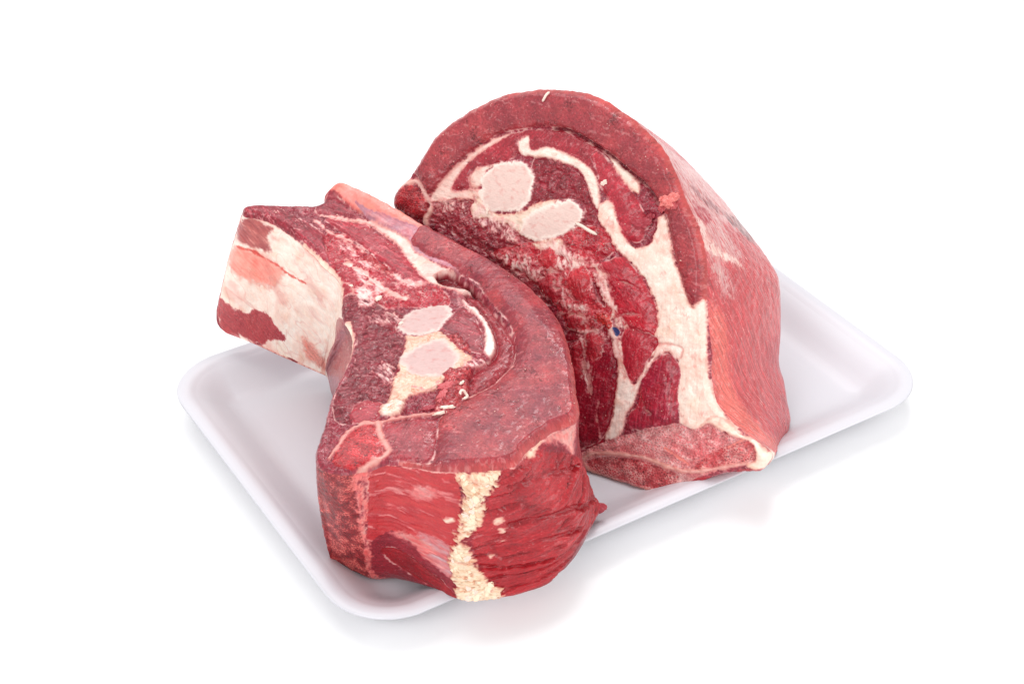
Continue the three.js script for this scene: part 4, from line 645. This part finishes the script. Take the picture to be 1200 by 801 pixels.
// ------------------------------------------------------------------ the tray
const tray = new THREE.Group(); tray.name = 'tray'; tray.position.set(0.0254, 0, 0.0464); tray.rotation.y = 0.55937; scene.add(tray);
tray.userData = { label: 'shallow white plastic tray with rounded corners under both pieces of meat', category: 'tray' };
{
  // profile from the middle of the floor outward, up the slanting wall, over the rolled lip and back under: [inset from the rim, height]
  const rimMat = new THREE.MeshPhysicalMaterial({ color: new THREE.Color(0.62, 0.61, 0.652), roughness: 0.38, clearcoat: 0.25, clearcoatRoughness: 0.3 });
  const LX = 0.24, LZ = 0.16, RC = 0.046;
  const ring = (inset, y, seg = 14) => {
    const r = Math.max(RC - inset, 0.006), a = LX - inset, b = LZ - inset, pts = [];
    for (const [sx, sz, t0] of [[1, 1, 0], [-1, 1, 1], [-1, -1, 2], [1, -1, 3]]) for (let k = 0; k <= seg; k++) { const t = (t0 + k / seg) * Math.PI / 2; pts.push([sx * (a - r) + r * Math.cos(t), y, sz * (b - r) + r * Math.sin(t)]); }
    return pts;
  };
  const build = (profile, name, closeFirst, closeLast) => {
    const rings = profile.map(([i, y]) => ring(i, y)), m = rings[0].length, pos = rings.flat(2), idx = [];
    for (let j = 0; j < rings.length - 1; j++) for (let i = 0; i < m; i++) { const a = j * m + i, b = j * m + (i + 1) % m; idx.push(a, b, a + m, b, b + m, a + m); }
    const cap = (j, up) => { const c = pos.length / 3, y = profile[j][1]; pos.push(0, y, 0); for (let i = 0; i < m; i++) { const a = j * m + i, b = j * m + (i + 1) % m; up ? idx.push(c, b, a) : idx.push(c, a, b); } };
    if (closeFirst) cap(0, true); if (closeLast) cap(rings.length - 1, false);
    const g = new THREE.BufferGeometry(); g.setAttribute('position', new THREE.Float32BufferAttribute(pos, 3)); g.setIndex(idx); g.computeVertexNormals();
    const o = new THREE.Mesh(g, rimMat); o.name = name; o.castShadow = o.receiveShadow = true; tray.add(o);
  };
  const inner = [[0.075, 0.008], [0.05, 0.008], [0.044, 0.0082], [0.039, 0.0092], [0.034, 0.0115], [0.028, 0.0158], [0.022, 0.0205], [0.017, 0.0238], [0.0135, 0.0254]];
  const lip = [[0.0135, 0.0254], [0.0115, 0.0265], [0.009, 0.0277], [0.006, 0.0281], [0.003, 0.0278], [0.001, 0.0271], [0, 0.0262], [0.0008, 0.0252], [0.0035, 0.0243], [0.0085, 0.0195], [0.015, 0.0125], [0.021, 0.006], [0.025, 0.003], [0.03, 0.0024], [0.06, 0.0024]];
  build(inner, 'basin', true, false);
  build(lip, 'rim', false, true);
}

// ------------------------------------------------------------------ the meat
const frame = (O, az, tau, m) => {
  const a = az * Math.PI / 180, t = tau * Math.PI / 180, U = [Math.cos(a), 0, Math.sin(a)], N = [-Math.sin(a) * Math.cos(t), Math.sin(t), Math.cos(a) * Math.cos(t)];
  const V = [N[1] * U[2] - N[2] * U[1], N[2] * U[0] - N[0] * U[2], N[0] * U[1] - N[1] * U[0]];
  return { O, U, V, N, m };
};
function piece(name, label) {
  const g = new THREE.Group(); g.name = name; g.userData = { label, category: 'meat' }; scene.add(g); return g;
}
const FR = frame([0.054, 0.012, 0.129], 30, 28, []);
const rightRoot = piece('meat_cut', 'raw beef cut propped up at the back right, pink flank facing right');
const right = cutOfMeat(rightRoot, FR, CTRL_R,
  { n: 'lean_muscle', k: 'mott', c0: '#9c2c3c', c1: '#82202f', marb: 0.7, base: 0 }, FACE_R,
  { n: 'flank_muscle', k: 'flank', c0: '#c45658', c1: '#b03e43', dir: 36, base: 0 }, SIDE_R, 0);
const FLF = frame([-0.05, 0.115, 0.25], 0, 82.6, [[-65, 262, 55, 16, -38, 14], [60, 130, 75, 24, -60, 8]]);
const leftRoot = piece('meat_cut_001', 'raw beef cut lying in front, cream rib end sticking out past the tray edge');
const left = cutOfMeat(leftRoot, FLF, CTRL_L,
  { n: 'lean_muscle', k: 'mott', c0: '#96303e', c1: '#7e2432', marb: 0.6, base: 0 }, FACE_L,
  { n: 'side_muscle', k: 'lean', c0: '#96222f', c1: '#7c1826', dir: 4, marb: 0.12, base: 0 }, SIDE_L, 300);

// ------------------------------------------------------------------ scraps, crumbs and threads left by the saw
const flesh3 = (hex, rough, coat = 0.2) => new THREE.MeshPhysicalMaterial({ color: hex, roughness: rough, specularIntensity: 0.6, clearcoat: coat, clearcoatRoughness: 0.25 });
const SCRAP = { crumb: flesh3('#e2b0a4', 0.45),  cream: flesh3('#ecd6c8', 0.5), tallow: flesh3('#f0dcc2', 0.5), pink: flesh3('#dd7a74', 0.35), red: flesh3('#a23440', 0.3), rose: flesh3('#bf5257', 0.34) };
function blob(rx, ry, rz, rough, detail, s0) {                          // a torn lump, roughened all over
  const g = new THREE.IcosahedronGeometry(1, detail), p = g.attributes.position;
  for (let i = 0; i < p.count; i++) {
    const x = p.getX(i), y = p.getY(i), z = p.getZ(i), k = 1 + rough * (fbm(x * 1.3 + s0, y * 1.3 + z * 0.9, 2) + 0.55 * fbm(y * 3.1 + s0, z * 3.1 - x * 2, 2));
    p.setXYZ(i, x * rx * k, y * ry * k, z * rz * k);
  }
  g.computeVertexNormals(); return g;
}
function on(pc, F, u, v, up = 0) {                                     // a frame lying on the sawn face at (u, v)
  const m = new THREE.Matrix4().makeBasis(new THREE.Vector3(...F.U), new THREE.Vector3(...F.V), new THREE.Vector3(...F.N));
  return m.setPosition(new THREE.Vector3(...pc.local(u, v, up)));
}
function add(root, name, geometry, material) { const o = new THREE.Mesh(geometry, material); o.name = name; o.castShadow = o.receiveShadow = true; root.add(o); return o; }
function crumbs(root, pc, F, count, test, s0) {
  const list = [], shapes = [0, 1, 2, 3].map((k) => { const g = blob(0.0007, 0.00042, 0.0003, 0.8, 1, s0 + k * 7); g.deleteAttribute('uv'); return g; });
  let tries = 0;
  while (list.length < count && tries++ < 40000) {
    const u = mix(pc.box[0], pc.box[1], rnd()), v = mix(pc.box[2], pc.box[3], rnd());
    if (pc.dist(u, v) < 2 || fbm(u / 16 + s0, v / 16, 2) < rnd() * 0.5 - 0.1 || !test(pc.S.label(u, v))) continue;
    const k = 0.45 + 1.1 * rnd() * rnd() * rnd();
    list.push(shapes[list.length % 4].clone().applyMatrix4(new THREE.Matrix4().makeRotationZ(rnd() * 6.3)).applyMatrix4(new THREE.Matrix4().makeScale(k, k, k)).applyMatrix4(on(pc, F, u, v, 0.15)));
  }
  add(root, 'fat_crumbs', mergeGeometries(list), SCRAP.crumb).userData.kind = 'stuff';
}
const thread = (pts, r, closedTip = true) => {
  const c = new THREE.CatmullRomCurve3(pts), g = new THREE.TubeGeometry(c, 28, r, 8), p = g.attributes.position, q = new THREE.Vector3();
  for (let i = 0; i <= 28; i++) { c.getPointAt(i / 28, q); const k = closedTip ? Math.min(1, 0.15 + 2.4 * Math.sin(Math.PI * i / 28)) : 1; for (let j = 0; j <= 8; j++) { const n = i * 9 + j; p.setXYZ(n, q.x + (p.getX(n) - q.x) * k, q.y + (p.getY(n) - q.y) * k, q.z + (p.getZ(n) - q.z) * k); } }
  g.computeVertexNormals(); return g;
};
const lay = (pc, pts) => pts.map(([u, v, up]) => new THREE.Vector3(...pc.local(u, v, up)));
function scrap(root, pc, F, name, mat, [u, v, a, b, c, turn, up], s0) {
  add(root, name, blob(a / 1000, b / 1000, c / 1000, 0.75, 7, s0).applyMatrix4(new THREE.Matrix4().makeRotationZ(turn)).applyMatrix4(on(pc, F, u, v, up)), SCRAP[mat]);
}
const kinds = (list) => (l) => l && ['grain', 'mott', 'lean', 'wet'].includes(list[l - 1].k);
crumbs(rightRoot, right, FR, 70, kinds(FACE_R), 3);
crumbs(leftRoot, left, FLF, 80, kinds(FACE_L), 11);
for (const [i, s] of [[9.9, 195, 4.6, 3.8, 3.2, 0.3, 2.2], [6.2, 190.5, 3.6, 2.6, 2.4, 0.9, 1.6], [13, 199.5, 4, 3, 2.6, 0.6, 1.8], [14.5, 194, 2.8, 2.4, 2.2, 0, 1.6], [5.5, 196, 2.6, 2.2, 2, 1.2, 1.4]].entries()) scrap(rightRoot, right, FR, 'meat_nub', i % 2 ? 'rose' : 'pink', s, 20 + i * 5);
for (const [i, s] of [[-6, 176, 6, 3.2, 1.6, 0.4, 0.8], [-2.5, 181, 3.2, 2.4, 1.5, 1, 0.8]].entries()) scrap(rightRoot, right, FR, 'meat_scrap', 'red', s, 50 + i * 5);
for (const [i, s] of [[-41, 195.4, 2.6, 1.5, 0.9, 0.8, 0.3], [-83, 205, 1.8, 1, 0.7, 0.2, 0.3], [-124, 153, 2.4, 1.1, 0.7, 2, 0.3]].entries()) scrap(rightRoot, right, FR, 'fat_fleck', 'cream', s, 70 + i * 5);
add(rightRoot, 'sinew_thread', thread(lay(right, [[-55, 163, 0.6], [-49, 162.2, 3], [-43, 161, 4.2], [-36, 159.6, 2.6]]), 0.00125), SCRAP.cream);
add(rightRoot, 'sinew_thread', thread(lay(right, [[-96.5, 246, -0.6], [-97.4, 243.5, 1.4], [-98.2, 240.5, 1.6], [-99.4, 238, 0.6]]), 0.0009), SCRAP.cream);
// the ragged trimmings round the bones of the front cut
for (const [i, [mat, ...s]] of [['rose', 8, 67, 5.5, 3, 0.9, 0.4, 0.5], ['rose', 5.5, 58, 5, 2.4, 0.9, 1.2, 0.5], ['red', -2, 50, 5.5, 2, 0.9, 0.3, 0.4]].entries()) scrap(leftRoot, left, FLF, 'meat_scrap', mat, s, 110 + i * 5);
for (const [i, s] of [[9.6, 48, 4.6, 1.3, 0.8, 0.1, 0.6], [5, 44, 4.6, 1.1, 0.8, 0.35, 0.5], [18, 70, 2, 1, 0.7, 1, 0.5], [-60, 166, 2, 1.3, 0.8, 0.4, 0.2], [-40, 152, 2.6, 1.8, 0.9, 0.9, 0.3], [-24, 128, 1.8, 1.1, 0.7, 0.7, 0.2]].entries()) scrap(leftRoot, left, FLF, 'fat_fleck', 'cream', s, 210 + i * 5);
{
  const pts = []; for (let k = 0; k <= 14; k++) { const a = -1.9 + k * 0.42, r = 2.7 - k * 0.06; pts.push([19.2 + r * Math.cos(a), 57.6 + r * 1.1 * Math.sin(a), 1.6 + 0.16 * k]); }
  add(leftRoot, 'fat_curl', thread(lay(left, pts), 0.00095), SCRAP.cream);
}
{                                                                       // crumbly fat standing out of the front side
  const strips = SIDE_L.filter((o) => o.n === 'rough_fat');
  for (let n = 0; n < 40; n++) {
    const o = strips[n % strips.length], P = flat(pairs(o.p)), xs = P.filter((_, i) => !(i & 1)), ys = P.filter((_, i) => i & 1);
    let x, y, k = 0; do { x = mix(Math.min(...xs), Math.max(...xs), rnd()); y = mix(Math.min(...ys), Math.max(...ys), rnd()); } while (polyDistance(P, x, y) < 1.5 && k++ < 60);
    const [q, nn] = left.onSide(x, y), m = new THREE.Matrix4(), z = new THREE.Vector3(...nn), e = new THREE.Vector3(0, 1, 0.2).cross(z).normalize();
    m.makeBasis(e, z.clone().cross(e), z).setPosition(new THREE.Vector3(...q));
    const s = 0.4 + 0.75 * rnd();
    add(leftRoot, 'fat_clump', blob(0.0024 * s, 0.0018 * s, 0.0008 * s, 0.8, 6, 400 + n * 5).applyMatrix4(new THREE.Matrix4().makeRotationZ(rnd() * 6)).applyMatrix4(m), n % 3 ? SCRAP.tallow : SCRAP.cream);
  }
}
add(leftRoot, 'meat_flap', blob(0.0085, 0.005, 0.0035, 0.5, 8, 330).applyMatrix4(new THREE.Matrix4().makeRotationZ(-0.25).setPosition(0.0535, 0.037, 0.199)), SCRAP.red);

renderer.render(scene, camera);
